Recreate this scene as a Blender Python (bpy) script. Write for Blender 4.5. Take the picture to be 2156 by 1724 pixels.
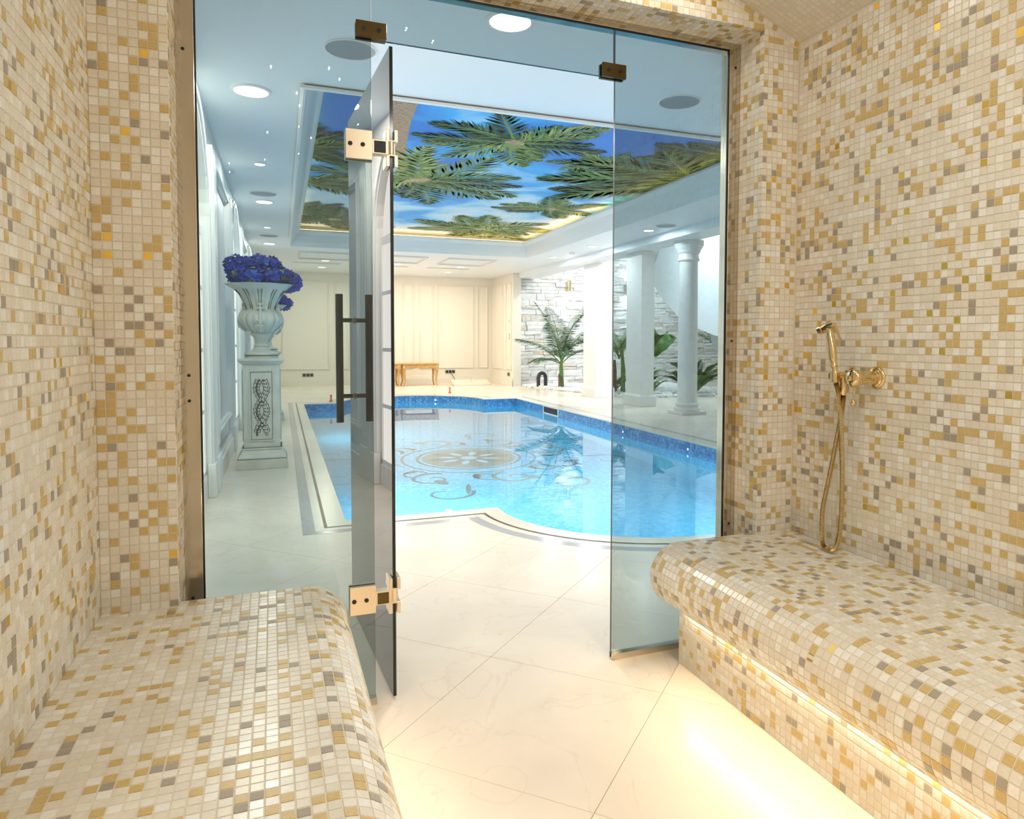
import bpy, bmesh, math, random
import numpy as np
from mathutils import Vector, Matrix

random.seed(7)
PI = math.pi
scene = bpy.context.scene
for o in list(bpy.data.objects):
    bpy.data.objects.remove(o)
COL = scene.collection

# ------------------------------------------------------------------ camera
IMG_W, IMG_H = 2156.0, 1724.0
FPX = 1470.43
YAW, PITCH, ROLL = .3817, -.0434, .0034
PPX, PPY = 85.7, -80.94                     # principal point offset (shift lens)
CAM = Vector((0.0, -2.0211, 1.1186))
_F = Vector((math.sin(YAW)*math.cos(PITCH), math.cos(YAW)*math.cos(PITCH), math.sin(PITCH)))
_r = Vector((math.cos(YAW), -math.sin(YAW), 0.0))
_u = _r.cross(_F)
_R = _r*math.cos(ROLL) + _u*math.sin(ROLL)
_U = _u*math.cos(ROLL) - _r*math.sin(ROLL)
cam = bpy.data.cameras.new('camera')
cam.sensor_fit = 'HORIZONTAL'
cam.sensor_width = 36.0
cam.lens = FPX*36.0/IMG_W
cam.shift_x = -PPX/IMG_W
cam.shift_y = PPY/IMG_W
cam.clip_start = 0.02
cam.clip_end = 100
camo = bpy.data.objects.new('camera', cam)
COL.objects.link(camo)
camo.matrix_world = Matrix(((_R.x, _U.x, -_F.x, CAM.x), (_R.y, _U.y, -_F.y, CAM.y), (_R.z, _U.z, -_F.z, CAM.z), (0, 0, 0, 1)))
scene.camera = camo

# ------------------------------------------------------------------ world and exposure
world = bpy.data.worlds.new('world')
scene.world = world
world.use_nodes = True
world.node_tree.nodes['Background'].inputs[0].default_value = (1, 1, 1, 1)
world.node_tree.nodes['Background'].inputs[1].default_value = 0.0
scene.view_settings.view_transform = 'Standard'
scene.view_settings.look = 'None'
scene.view_settings.gamma = 1
scene.view_settings.use_curve_mapping = False
scene.view_settings.exposure = 0.0

# light levels in watts
W_DOWN = 30.0        # one large downlight of the pool room
W_SMALL = 10.0        # one small downlight
W_GARDEN = 80.0  # one added light over the winter garden
W_POOL = 60.0        # one underwater lamp
W_STEAM = 1.0        # one steam room downlight
E_STRIP = 75.0       # bench LED strip emission
E_COVE = 7.0        # coffer LED strip emission
E_WINDOW = 2.2
E_FILL = 12.0       # face of an added steam room fill light
W_FILL = 6.6        # one added steam room fill light

# pool room is turned a little against the steam room
ANG = .0105
ROOM = Matrix.Rotation(-ANG, 4, 'Z')
IDENT = Matrix.Identity(4)
def room(x, y, z=0.0):
    return ROOM @ Vector((x, y, z))

# ------------------------------------------------------------------ materials
MATS = {}
def nodes_of(m):
    nt = m.node_tree
    return nt, nt.nodes, nt.links
def mat(name, col, rough=.5, metal=0.0, var=0.0, vscale=6.0, bump=0.0, bscale=40.0, coat=0.0, spec=.5, sheen=0.0, emit=None, estr=0.0, trans=0.0, ior=1.45, col2=None, sss=0.0):
    m = bpy.data.materials.new(name)
    m.use_nodes = True
    nt, N, L = nodes_of(m)
    b = N['Principled BSDF']
    b.inputs['Base Color'].default_value = (*col, 1)
    b.inputs['Roughness'].default_value = rough
    b.inputs['Metallic'].default_value = metal
    b.inputs['Specular IOR Level'].default_value = spec
    b.inputs['Coat Weight'].default_value = coat
    b.inputs['Coat Roughness'].default_value = .08
    b.inputs['IOR'].default_value = ior
    b.inputs['Transmission Weight'].default_value = trans
    if emit:
        b.inputs['Emission Color'].default_value = (*emit, 1)
        b.inputs['Emission Strength'].default_value = estr
    if var > 0 or bump > 0:
        tc = N.new('ShaderNodeTexCoord')
    if var > 0:
        nz = N.new('ShaderNodeTexNoise'); nz.inputs['Scale'].default_value = vscale; nz.inputs['Detail'].default_value = 5
        L.new(tc.outputs['Object'], nz.inputs['Vector'])
        mx = N.new('ShaderNodeMix'); mx.data_type = 'RGBA'
        c2 = col2 if col2 else tuple(c*(1-var) for c in col)
        mx.inputs['A'].default_value = (*c2, 1)
        mx.inputs['B'].default_value = (*[min(1, c*(1+var*.4)) for c in col], 1)
        rp = N.new('ShaderNodeMapRange'); rp.inputs['From Min'].default_value = .3; rp.inputs['From Max'].default_value = .7
        L.new(nz.outputs['Fac'], rp.inputs['Value']); L.new(rp.outputs['Result'], mx.inputs['Factor'])
        L.new(mx.outputs['Result'], b.inputs['Base Color'])
    if bump > 0:
        nb = N.new('ShaderNodeTexNoise'); nb.inputs['Scale'].default_value = bscale; nb.inputs['Detail'].default_value = 3
        L.new(tc.outputs['Object'], nb.inputs['Vector'])
        bp = N.new('ShaderNodeBump'); bp.inputs['Strength'].default_value = bump; bp.inputs['Distance'].default_value = .01
        L.new(nb.outputs['Fac'], bp.inputs['Height']); L.new(bp.outputs['Normal'], b.inputs['Normal'])
    MATS[name] = m
    return m

def marble(name, base, vein, rough):
    m = bpy.data.materials.new(name); m.use_nodes = True
    nt, N, L = nodes_of(m)
    b = N['Principled BSDF']
    b.inputs['Roughness'].default_value = rough
    geo = N.new('ShaderNodeNewGeometry')
    n1 = N.new('ShaderNodeTexNoise'); n1.inputs['Scale'].default_value = 1.7; n1.inputs['Detail'].default_value = 7; n1.inputs['Distortion'].default_value = .8
    L.new(geo.outputs['Position'], n1.inputs['Vector'])
    n2 = N.new('ShaderNodeTexNoise'); n2.inputs['Scale'].default_value = 2.1; n2.inputs['Detail'].default_value = 8; n2.inputs['Distortion'].default_value = 1.6
    L.new(geo.outputs['Position'], n2.inputs['Vector'])
    ab = N.new('ShaderNodeMath'); ab.operation = 'SUBTRACT'; ab.inputs[1].default_value = .5
    L.new(n2.outputs['Fac'], ab.inputs[0])
    ab2 = N.new('ShaderNodeMath'); ab2.operation = 'ABSOLUTE'; L.new(ab.outputs[0], ab2.inputs[0])
    r2 = N.new('ShaderNodeMapRange'); r2.inputs['From Min'].default_value = 0; r2.inputs['From Max'].default_value = .012; r2.inputs['To Min'].default_value = .16; r2.inputs['To Max'].default_value = 0
    L.new(ab2.outputs[0], r2.inputs['Value'])
    r1 = N.new('ShaderNodeMapRange'); r1.inputs['From Min'].default_value = .3; r1.inputs['From Max'].default_value = .7
    L.new(n1.outputs['Fac'], r1.inputs['Value'])
    m1 = N.new('ShaderNodeMix'); m1.data_type = 'RGBA'
    m1.inputs['A'].default_value = (*[c*.9 for c in base], 1); m1.inputs['B'].default_value = (*[min(1, c*1.05) for c in base], 1)
    L.new(r1.outputs['Result'], m1.inputs['Factor'])
    m2 = N.new('ShaderNodeMix'); m2.data_type = 'RGBA'; m2.inputs['B'].default_value = (*vein, 1)
    L.new(m1.outputs['Result'], m2.inputs['A']); L.new(r2.outputs['Result'], m2.inputs['Factor'])
    L.new(m2.outputs['Result'], b.inputs['Base Color'])
    MATS[name] = m
    return m

def glass_mat(name, tint, power=1.0):
    m = bpy.data.materials.new(name); m.use_nodes = True
    nt, N, L = nodes_of(m)
    N.remove(N['Principled BSDF'])
    out = N['Material Output']
    t = N.new('ShaderNodeBsdfTransparent'); t.inputs[0].default_value = (*tint, 1)
    g = N.new('ShaderNodeBsdfGlossy'); g.inputs['Roughness'].default_value = 0.0; g.inputs[0].default_value = (1, 1, 1, 1)
    fr = N.new('ShaderNodeFresnel'); fr.inputs['IOR'].default_value = 1.5
    mx = N.new('ShaderNodeMixShader')
    L.new(fr.outputs[0], mx.inputs[0]); L.new(t.outputs[0], mx.inputs[1]); L.new(g.outputs[0], mx.inputs[2])
    L.new(mx.outputs[0], out.inputs['Surface'])
    MATS[name] = m
    return m

def emis(name, col, strength):
    m = bpy.data.materials.new(name); m.use_nodes = True
    nt, N, L = nodes_of(m)
    N.remove(N['Principled BSDF'])
    e = N.new('ShaderNodeEmission'); e.inputs[0].default_value = (*col, 1); e.inputs[1].default_value = strength
    L.new(e.outputs[0], N['Material Output'].inputs['Surface'])
    MATS[name] = m
    return m

# mosaic tiles
def tile_mat(name, col, rough, var, vscale, metal=0.0):
    m = mat(name, col, rough, metal=metal)
    nt, N, L = nodes_of(m); b = N['Principled BSDF']
    g = N.new('ShaderNodeNewGeometry')
    nz = N.new('ShaderNodeTexNoise'); nz.inputs['Scale'].default_value = vscale; nz.inputs['Detail'].default_value = 3
    L.new(g.outputs['Position'], nz.inputs['Vector'])
    rp = N.new('ShaderNodeMapRange'); rp.inputs['From Min'].default_value = .3; rp.inputs['From Max'].default_value = .7; rp.inputs['To Min'].default_value = 1-var; rp.inputs['To Max'].default_value = 1+var*.5
    L.new(nz.outputs['Fac'], rp.inputs['Value'])
    mx = N.new('ShaderNodeMix'); mx.data_type = 'RGBA'; mx.blend_type = 'MULTIPLY'; mx.inputs['Factor'].default_value = 1
    mx.inputs['A'].default_value = (*col, 1); L.new(rp.outputs['Result'], mx.inputs['B']); L.new(mx.outputs['Result'], b.inputs['Base Color'])
    return m
mat('grout', (.73, .66, .54), .8)
tile_mat('tile_cream', (.785, .73, .625), .25, .07, 160)
tile_mat('tile_sand', (.825, .78, .69), .25, .07, 160)
tile_mat('tile_white', (.87, .855, .80), .22, .06, 160)
tile_mat('tile_ochre', (.62, .46, .19), .3, .12, 240)
tile_mat('tile_grey', (.40, .35, .28), .4, .22, 700)
tile_mat('tile_gold', (.95, .66, .14), .38, .02, 100, 1.0)
TILE_MATS = [MATS[k] for k in ('tile_cream', 'tile_sand', 'tile_white', 'tile_ochre', 'tile_grey', 'tile_gold')]

marble('marble_floor', (.82, .735, .62), (.52, .38, .24), .26)
marble('marble_cream', (.83, .76, .65), (.6, .48, .34), .22)
marble('marble_grey', (.42, .43, .44), (.6, .6, .6), .15)
mat('dark_inlay', (.075, .055, .04), .3, var=.5, vscale=60)
mat('floor_joint', (.68, .58, .46), .7)
mat('white_wall', (.84, .825, .79), .5)
mat('cream_wall', (.83, .78, .68), .55)
mat('blue_bounce_white', (.84, .88, .915), .4)  # white paint with the pool's blue bounce light put into its colour
mat('white_trim', (.86, .85, .82), .35)
mat('pool_blue', (.06, .30, .62), .25)
mat('steel', (.62, .56, .47), .12, metal=1.0)
mat('satin_nickel', (.72, .62, .48), .3, metal=1.0)
mat('bronze', (.11, .075, .03), .25, metal=1.0)
mat('dark_steel', (.03, .042, .06), .3, metal=1.0)
mat('brass', (.78, .61, .33), .13, metal=1.0)
mat('brass_hose', (.60, .45, .23), .25, metal=1.0)
mat('black', (.012, .012, .012), .4)
mat('glass_edge', (.006, .012, .012), .12)
mat('urn_paint', (.66, .67, .60), .45, var=.14, vscale=9)
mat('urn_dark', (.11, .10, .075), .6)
mat('petal', (.002, .022, .22), .55, var=.6, vscale=20, col2=(.006, .07, .46))
mat('petal_dark', (.002, .008, .09), .6)
mat('petal_light', (.07, .16, .52), .55)
mat('bud', (.25, .30, .10), .6)
mat('oak', (.62, .38, .14), .4, var=.25, vscale=14)
mat('gravel', (.86, .86, .84), .8, bump=.4)
mat('stone_a', (.78, .77, .74), .85, var=.14, vscale=7, bump=.9, bscale=14)
mat('stone_b', (.84, .83, .81), .85, var=.12, vscale=6, bump=.9, bscale=12)
mat('stone_c', (.70, .66, .60), .85, var=.16, vscale=7, bump=.9, bscale=14)
mat('stone_d', (.76, .68, .56), .85, var=.2, vscale=8, bump=.9, bscale=14)
mat('stone_joint', (.5, .49, .47), .9)
mat('leaf_dark', (.018, .085, .022), .35, var=.4, vscale=9)
mat('leaf_mid', (.045, .19, .03), .35, var=.4, vscale=9)
mat('leaf_bright', (.11, .30, .04), .35, var=.35, vscale=7)
mat('leaf_yellow', (.42, .40, .07), .45, var=.3, vscale=9)
mat('stem_green', (.16, .26, .06), .5, var=.3)
mat('bark', (.24, .16, .09), .8, var=.4, vscale=18, bump=.7)
mat('soil', (.07, .05, .035), .9)
mat('pipe_grey', (.05, .05, .055), .35)
mat('orange_plastic', (.80, .16, .03), .4)
mat('speaker_grille', (.34, .36, .38), .7)
mat('socket_metal', (.5, .48, .43), .35, metal=.8)
glass_mat('glass_tint', (.665, .735, .75))
emis('lamp_white', (1, .93, .80), 14.0)
emis('lamp_far', (1, .90, .74), 9.0)
emis('led_warm', (1, .82, .58), E_STRIP)
emis('led_cove', (1, .62, .26), E_COVE)
emis('window_glow', (1, .97, .90), E_WINDOW)
emis('fill_glow', (1, .95, .87), E_FILL)
emis('star_point', (.9, .95, 1), 160.0)
emis('pool_lamp_face', (.75, .90, 1), 14.0)
emis('pool_dot', (.45, .6, 1), 12.0)
emis('sconce_glow', (.95, .97, 1), 26.0)

def mosaic_mat(name, c1, c2, c3, scale, rough=.2):
    """small glass mosaic too fine to pick apart: brick cells with noise colour"""
    m = bpy.data.materials.new(name); m.use_nodes = True
    nt, N, L = nodes_of(m)
    b = N['Principled BSDF']; b.inputs['Roughness'].default_value = rough
    tc = N.new('ShaderNodeTexCoord')
    vo = N.new('ShaderNodeTexVoronoi'); vo.distance = 'CHEBYCHEV'; vo.inputs['Scale'].default_value = scale; vo.inputs['Randomness'].default_value = 0.0
    L.new(tc.outputs['Object'], vo.inputs['Vector'])
    sp = N.new('ShaderNodeSeparateColor'); L.new(vo.outputs['Color'], sp.inputs[0])
    cr = N.new('ShaderNodeValToRGB')
    cr.color_ramp.interpolation = 'CONSTANT'
    e = cr.color_ramp.elements
    e[0].position = 0; e[0].color = (*c1, 1)
    e[1].position = .42; e[1].color = (*c2, 1)
    x = e.new(.8); x.color = (*c3, 1)
    L.new(sp.outputs[0], cr.inputs['Fac'])
    md = N.new('ShaderNodeMapRange'); md.inputs['From Min'].default_value = .40; md.inputs['From Max'].default_value = .47
    L.new(vo.outputs['Distance'], md.inputs['Value'])
    mx = N.new('ShaderNodeMix'); mx.data_type = 'RGBA'; mx.inputs['B'].default_value = (.35, .55, .68, 1)
    ml = N.new('ShaderNodeMath'); ml.operation = 'MULTIPLY'; ml.inputs[1].default_value = .5
    L.new(md.outputs['Result'], ml.inputs[0]); L.new(ml.outputs[0], mx.inputs['Factor'])
    L.new(cr.outputs['Color'], mx.inputs['A']); L.new(mx.outputs['Result'], b.inputs['Base Color'])
    MATS[name] = m
mosaic_mat('pool_band', (.03, .17, .46), (.05, .27, .58), (.13, .42, .66), 28)
mosaic_mat('pool_floor', (.075, .46, .70), (.10, .53, .75), (.15, .60, .79), 28)

def water_mat():
    m = bpy.data.materials.new('water'); m.use_nodes = True
    nt, N, L = nodes_of(m)
    b = N['Principled BSDF']
    b.inputs['Base Color'].default_value = (.86, .96, 1, 1)
    b.inputs['Roughness'].default_value = 0.0
    b.inputs['IOR'].default_value = 1.33
    b.inputs['Transmission Weight'].default_value = 1.0
    MATS['water'] = m
water_mat()

def sky_print():
    """printed sky of the ceiling mural: blue towards the near edge, pale cloud far away"""
    m = bpy.data.materials.new('sky_print'); m.use_nodes = True
    nt, N, L = nodes_of(m)
    b = N['Principled BSDF']; b.inputs['Roughness'].default_value = .4; b.inputs['Specular IOR Level'].default_value = .15
    tc = N.new('ShaderNodeTexCoord')
    sx = N.new('ShaderNodeSeparateXYZ'); L.new(tc.outputs['Object'], sx.inputs[0])
    nz = N.new('ShaderNodeTexNoise'); nz.inputs['Scale'].default_value = .8; nz.inputs['Detail'].default_value = 6; nz.inputs['Distortion'].default_value = .6
    L.new(tc.outputs['Object'], nz.inputs['Vector'])
    r = N.new('ShaderNodeMapRange'); r.inputs['From Min'].default_value = 4.2; r.inputs['From Max'].default_value = 10.5; r.inputs['To Min'].default_value = -.38; r.inputs['To Max'].default_value = .42
    L.new(sx.outputs['Y'], r.inputs['Value'])
    gain = N.new('ShaderNodeMapRange'); gain.inputs['From Min'].default_value = .35; gain.inputs['From Max'].default_value = .65; gain.inputs['To Min'].default_value = .2; gain.inputs['To Max'].default_value = .8; gain.clamp = False
    L.new(nz.outputs['Fac'], gain.inputs['Value'])
    ad = N.new('ShaderNodeMath'); ad.operation = 'ADD'; L.new(gain.outputs['Result'], ad.inputs[0]); L.new(r.outputs['Result'], ad.inputs[1])
    cr = N.new('ShaderNodeValToRGB')
    e = cr.color_ramp.elements
    e[0].position = .12; e[0].color = (.012, .22, .66, 1)
    e[1].position = .92; e[1].color = (.86, .90, .93, 1)
    x = e.new(.42); x.color = (.05, .45, .88, 1)
    x = e.new(.60); x.color = (.45, .75, .93, 1)
    L.new(ad.outputs[0], cr.inputs['Fac']); L.new(cr.outputs['Color'], b.inputs['Base Color'])
    MATS['sky_print'] = m
sky_print()
mat('print_dark', (.018, .07, .035), .4, spec=.15)
mat('print_green', (.05, .19, .05), .4, spec=.15)
mat('print_olive', (.22, .30, .07), .4, spec=.15)
mat('print_lime', (.42, .50, .16), .4, spec=.15)
mat('print_tan', (.50, .34, .17), .4, spec=.15)
mat('print_brown', (.13, .075, .035), .4, spec=.15)
mat('print_bark', (.30, .215, .15), .2, var=.5, vscale=30)
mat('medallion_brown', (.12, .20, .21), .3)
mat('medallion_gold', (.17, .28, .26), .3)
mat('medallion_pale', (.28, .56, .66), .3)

# ------------------------------------------------------------------ mesh helpers
class MB:
    def __init__(self):
        self.v = []; self.f = []; self.m = []
    def add(self, vs, fs, mi=0):
        o = len(self.v)
        self.v += [tuple(p) for p in vs]
        self.f += [tuple(i+o for i in q) for q in fs]
        self.m += [mi]*len(fs)
        return self
    def box(self, x0, x1, y0, y1, z0, z1, mi=0):
        vs = [(x0, y0, z0), (x1, y0, z0), (x1, y1, z0), (x0, y1, z0), (x0, y0, z1), (x1, y0, z1), (x1, y1, z1), (x0, y1, z1)]
        return self.add(vs, [(0, 3, 2, 1), (4, 5, 6, 7), (0, 1, 5, 4), (1, 2, 6, 5), (2, 3, 7, 6), (3, 0, 4, 7)], mi)
    def frustum(self, cx, cy, z0, z1, a0, b0, a1, b1, mi=0):
        vs = [(cx-a0, cy-b0, z0), (cx+a0, cy-b0, z0), (cx+a0, cy+b0, z0), (cx-a0, cy+b0, z0), (cx-a1, cy-b1, z1), (cx+a1, cy-b1, z1), (cx+a1, cy+b1, z1), (cx-a1, cy+b1, z1)]
        return self.add(vs, [(0, 3, 2, 1), (4, 5, 6, 7), (0, 1, 5, 4), (1, 2, 6, 5), (2, 3, 7, 6), (3, 0, 4, 7)], mi)
    def quad(self, a, b, c, d, mi=0):
        return self.add([a, b, c, d], [(0, 1, 2, 3)], mi)
    def lathe(self, prof, n=24, c=(0, 0, 0), mi=0, mod=None, caps=True):
        vs = []
        for r, z in prof:
            for k in range(n):
                t = 2*PI*k/n
                rr = mod(r, z, t) if mod else r
                vs.append((c[0]+rr*math.cos(t), c[1]+rr*math.sin(t), c[2]+z))
        fs = []
        for i in range(len(prof)-1):
            for k in range(n):
                a = i*n+k; b = i*n+(k+1) % n
                fs.append((a, b, b+n, a+n))
        if caps:
            fs.append(tuple(reversed(range(n))))
            fs.append(tuple(range((len(prof)-1)*n, len(prof)*n)))
        return self.add(vs, fs, mi)
    def tube(self, path, rad, n=10, mi=0, caps=True, rmod=None):
        P = [Vector(p) for p in path]
        vs = []; up = None
        for i, p in enumerate(P):
            d = (P[min(i+1, len(P)-1)]-P[max(i-1, 0)]).normalized()
            if up is None:
                up = Vector((0, 0, 1)) if abs(d.z) < .9 else Vector((1, 0, 0))
            a = d.cross(up)
            if a.length < 1e-6:
                a = d.orthogonal()
            a.normalize(); b = a.cross(d).normalized(); up = b
            r = rad[i] if isinstance(rad, (list, tuple)) else rad
            if rmod: r *= rmod(i)
            for k in range(n):
                t = 2*PI*k/n
                vs.append(p+a*(r*math.cos(t))+b*(r*math.sin(t)))
        fs = []
        for i in range(len(P)-1):
            for k in range(n):
                a = i*n+k; b = i*n+(k+1) % n
                fs.append((a, b, b+n, a+n))
        if caps:
            fs.append(tuple(reversed(range(n)))); fs.append(tuple(range((len(P)-1)*n, len(P)*n)))
        return self.add(vs, fs, mi)
    def prism(self, poly, z0, z1, mi=0, cap=True):
        n = len(poly)
        vs = [(x, y, z0) for x, y in poly]+[(x, y, z1) for x, y in poly]
        fs = [(i, (i+1) % n, (i+1) % n+n, i+n) for i in range(n)]
        if cap:
            fs += [tuple(reversed(range(n))), tuple(range(n, 2*n))]
        return self.add(vs, fs, mi)
    def strip(self, A, B, mi=0, closed=False):
        n = len(A); vs = list(A)+list(B)
        fs = [(i, (i+1) % n, (i+1) % n+n, i+n) for i in range(n if closed else n-1)]
        return self.add(vs, fs, mi)
    def xform(self, M):
        self.v = [tuple(M @ Vector(p)) for p in self.v]
        return self
    def mesh(self, name, mats, smooth=False, bevel=0.0, bseg=2):
        me = bpy.data.meshes.new(name)
        me.from_pydata(self.v, [], self.f)
        if not isinstance(mats, (list, tuple)):
            mats = [mats]
        for m in mats:
            me.materials.append(MATS[m] if isinstance(m, str) else m)
        me.polygons.foreach_set('material_index', self.m)
        if bevel > 0:
            bm = bmesh.new(); bm.from_mesh(me)
            bmesh.ops.remove_doubles(bm, verts=bm.verts, dist=1e-5)
            bmesh.ops.recalc_face_normals(bm, faces=bm.faces)
            es = [e for e in bm.edges if len(e.link_faces) == 2 and e.calc_face_angle(0) > .5]
            bmesh.ops.bevel(bm, geom=es, offset=bevel, segments=bseg, affect='EDGES', profile=.5, clamp_overlap=True)
            bm.to_mesh(me); bm.free()
        else:
            me.validate()
        if smooth:
            me.polygons.foreach_set('use_smooth', [True]*len(me.polygons))
            try:
                me.set_sharp_from_angle(angle=.7)
            except Exception:
                pass
        me.update()
        return me
    def build(self, name, mats, parent=None, smooth=False, bevel=0.0, M=None, bseg=2):
        o = bpy.data.objects.new(name, self.mesh(name, mats, smooth, bevel, bseg))
        COL.objects.link(o)
        if parent is not None:
            o.parent = parent
        if M is not None:
            o.matrix_local = M
        return o

def tag(o, label=None, cat=None, group=None, kind=None):
    if label: o['label'] = label
    if cat: o['category'] = cat
    if group: o['group'] = group
    if kind: o['kind'] = kind
    return o
def thing(name, label, cat, loc=(0, 0, 0), rz=0.0, group=None, inroom=True):
    o = bpy.data.objects.new(name, None)
    o.empty_display_size = .1
    COL.objects.link(o)
    o.matrix_world = (ROOM if inroom else IDENT) @ Matrix.Translation(loc) @ Matrix.Rotation(rz, 4, 'Z')
    return tag(o, label, cat, group)
def link(name, me, parent=None, M=None):
    o = bpy.data.objects.new(name, me); COL.objects.link(o)
    if parent is not None: o.parent = parent
    if M is not None: o.matrix_local = M
    return o
def copy_tree(o, parent=None):
    c = o.copy(); COL.objects.link(c)
    if parent is not None:
        c.parent = parent
    for ch in o.children:
        copy_tree(ch, c)
    return c
def area_light(name, parent, loc, direction, size, watts, col, spread=PI, shape='DISK', size_y=None):
    l = bpy.data.lights.new(name, 'AREA'); l.shape = shape; l.size = size
    if size_y: l.size_y = size_y
    l.energy = watts; l.color = col; l.spread = spread
    o = bpy.data.objects.new(name, l); COL.objects.link(o)
    if parent is not None: o.parent = parent
    o.location = loc
    o.rotation_euler = Vector(direction).to_track_quat('-Z', 'Y').to_euler()
    return o

# screen footprint, only used to choose which pieces show largest
def screen(p):
    v = Vector(p)-CAM; w = v.dot(_F)
    if w < .05: return None
    return (1078+PPX+FPX*v.dot(_R)/w, 862+PPY-FPX*v.dot(_U)/w, w)

# ------------------------------------------------------------------ mosaic
PITCH_T = .0218
HT = .0101
def tile_mesh(kind):
    h = HT; b = .0008; top = .0009 if kind != 5 else -.0002
    vs = [(-h, -h, -.002), (h, -h, -.002), (h, h, -.002), (-h, h, -.002), (-h+b, -h+b, top), (h-b, -h+b, top), (h-b, h-b, top), (-h+b, h-b, top)]
    me = bpy.data.meshes.new('tile')
    me.from_pydata(vs, [], [(4, 5, 6, 7), (0, 1, 5, 4), (1, 2, 6, 5), (2, 3, 7, 6), (3, 0, 4, 7)])
    me.materials.append(TILE_MATS[kind]); me.update()
    return me
TILE_ME = [tile_mesh(k) for k in range(6)]
def pick_kind(rng, plain=False):
    r = rng.random()
    if plain:
        return 0 if r < .55 else 1
    if r < .37: return 0
    if r < .61: return 1
    if r < .765: return 2
    if r < .93: return 3
    if r < .988: return 4
    return 5
def lay_tiles(parent, cells, count=300):
    """cells: (centre, u, v, n, kind). The largest in the picture become objects, the rest one mesh."""
    sized = []
    for i, (c, u, v, n, k) in enumerate(cells):
        a = 0.0
        s0 = screen(c)
        if s0 and 0 < s0[0] < IMG_W and 0 < s0[1] < IMG_H and (CAM-c).dot(n) > 0:
            s1 = screen(c+u*.01); s2 = screen(c+v*.01)
            if s1 and s2:
                a = abs((s1[0]-s0[0])*(s2[1]-s0[1])-(s1[1]-s0[1])*(s2[0]-s0[0]))
        sized.append((a, i))
    sized.sort(reverse=True)
    own = set(i for a, i in sized[:count] if a > 0)
    for i in own:
        c, u, v, n, k = cells[i]
        o = bpy.data.objects.new('tile', TILE_ME[k]); COL.objects.link(o)
        o.parent = parent
        o.matrix_local = Matrix(((u.x, v.x, n.x, c.x), (u.y, v.y, n.y, c.y), (u.z, v.z, n.z, c.z), (0, 0, 0, 1)))
    rest = [cells[i] for a, i in sized if i not in own]
    if not rest:
        return
    n = len(rest)
    C = np.array([r[0] for r in rest]); Uv = np.array([r[1] for r in rest]); Vv = np.array([r[2] for r in rest]); Nv = np.array([r[3] for r in rest])
    K = np.array([r[4] for r in rest])
    top = np.where(K == 5, -.0002, .0009)
    b = .0008
    V = np.zeros((n, 8, 3))
    for j, (su, sv) in enumerate(((-1, -1), (1, -1), (1, 1), (-1, 1))):
        V[:, j] = C+Uv*(su*HT)+Vv*(sv*HT)-Nv*.002
        V[:, j+4] = C+Uv*(su*(HT-b))+Vv*(sv*(HT-b))+Nv*top[:, None]
    Fq = np.array([(4, 5, 6, 7), (0, 1, 5, 4), (1, 2, 6, 5), (2, 3, 7, 6), (3, 0, 4, 7)])
    Fa = (Fq[None]+(np.arange(n)*8)[:, None, None]).reshape(-1)
    me = bpy.data.meshes.new('tiles')
    me.vertices.add(n*8); me.vertices.foreach_set('co', V.reshape(-1))
    me.loops.add(n*20); me.loops.foreach_set('vertex_index', Fa.astype(np.int32))
    me.polygons.add(n*5)
    me.polygons.foreach_set('loop_start', (np.arange(n*5)*4).astype(np.int32))
    me.polygons.foreach_set('loop_total', np.full(n*5, 4, np.int32))
    for m in TILE_MATS: me.materials.append(m)
    me.polygons.foreach_set('material_index', np.repeat(K, 5).astype(np.int32))
    me.update(calc_edges=True); me.validate(); me.shade_flat()
    o = bpy.data.objects.new('mosaic_tiles', me); COL.objects.link(o); o.parent = parent
    o['kind'] = 'stuff'
def flat_cells(origin, u, v, nu, nv, rng, keep=None, plain=False):
    o = Vector(origin); u = Vector(u).normalized(); v = Vector(v).normalized(); n = u.cross(v)
    out = []
    for j in range(nv):
        for i in range(nu):
            c = o+u*((i+.5)*PITCH_T)+v*((j+.5)*PITCH_T)
            k = pick_kind(rng, plain)
            if keep is None or keep(c):
                out.append((c, u, v, n, k))
    return out

XL, XR, XW = -.408, 1.595, 1.755
JL = XL+8*PITCH_T            # inner edge of the left pier
ZB = .427                    # bench top
YBACK = -3.0
SOFF = 2.195                 # soffit of the opening
ZS = 2.18                    # springing of the vault
VR = 2.65; VX = (XL+XW)/2
VH = (XW-XL)/2
VZ = ZS-math.sqrt(VR*VR-VH*VH)     # centre height of the vault circle
def vault_z(x):
    return VZ+math.sqrt(max(0, VR*VR-(x-VX)**2))
YF = .127                    # face of the steel profile

# ------------------------------------------------------------------ steam room shell
s = tag(MB().box(XL-.12, XL-.0005, YBACK-.1, .18, -.05, 2.45).build('wall_left', 'grout'), 'cream and ochre mosaic wall above the left bench', kind='structure')
rng = random.Random(11)
lay_tiles(s, flat_cells((XL, -137*PITCH_T, ZB), (0, 1, 0), (0, 0, 1), 137, 81, rng))
s = tag(MB().box(XW+.0005, XW+.12, YBACK-.1, .18, -.05, 2.45).build('wall_right', 'grout'), 'cream and ochre mosaic wall behind the brass hand shower', kind='structure')
rng = random.Random(23)
lay_tiles(s, flat_cells((XW, 0, ZB), (0, -1, 0), (0, 0, 1), 137, 80, rng))
s = tag(MB().box(XL-.12, XW+.12, YBACK-.12, YBACK, -.05, 2.6).build('wall_back', 'tile_sand'), 'mosaic wall at the back of the steam room', kind='structure')

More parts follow.
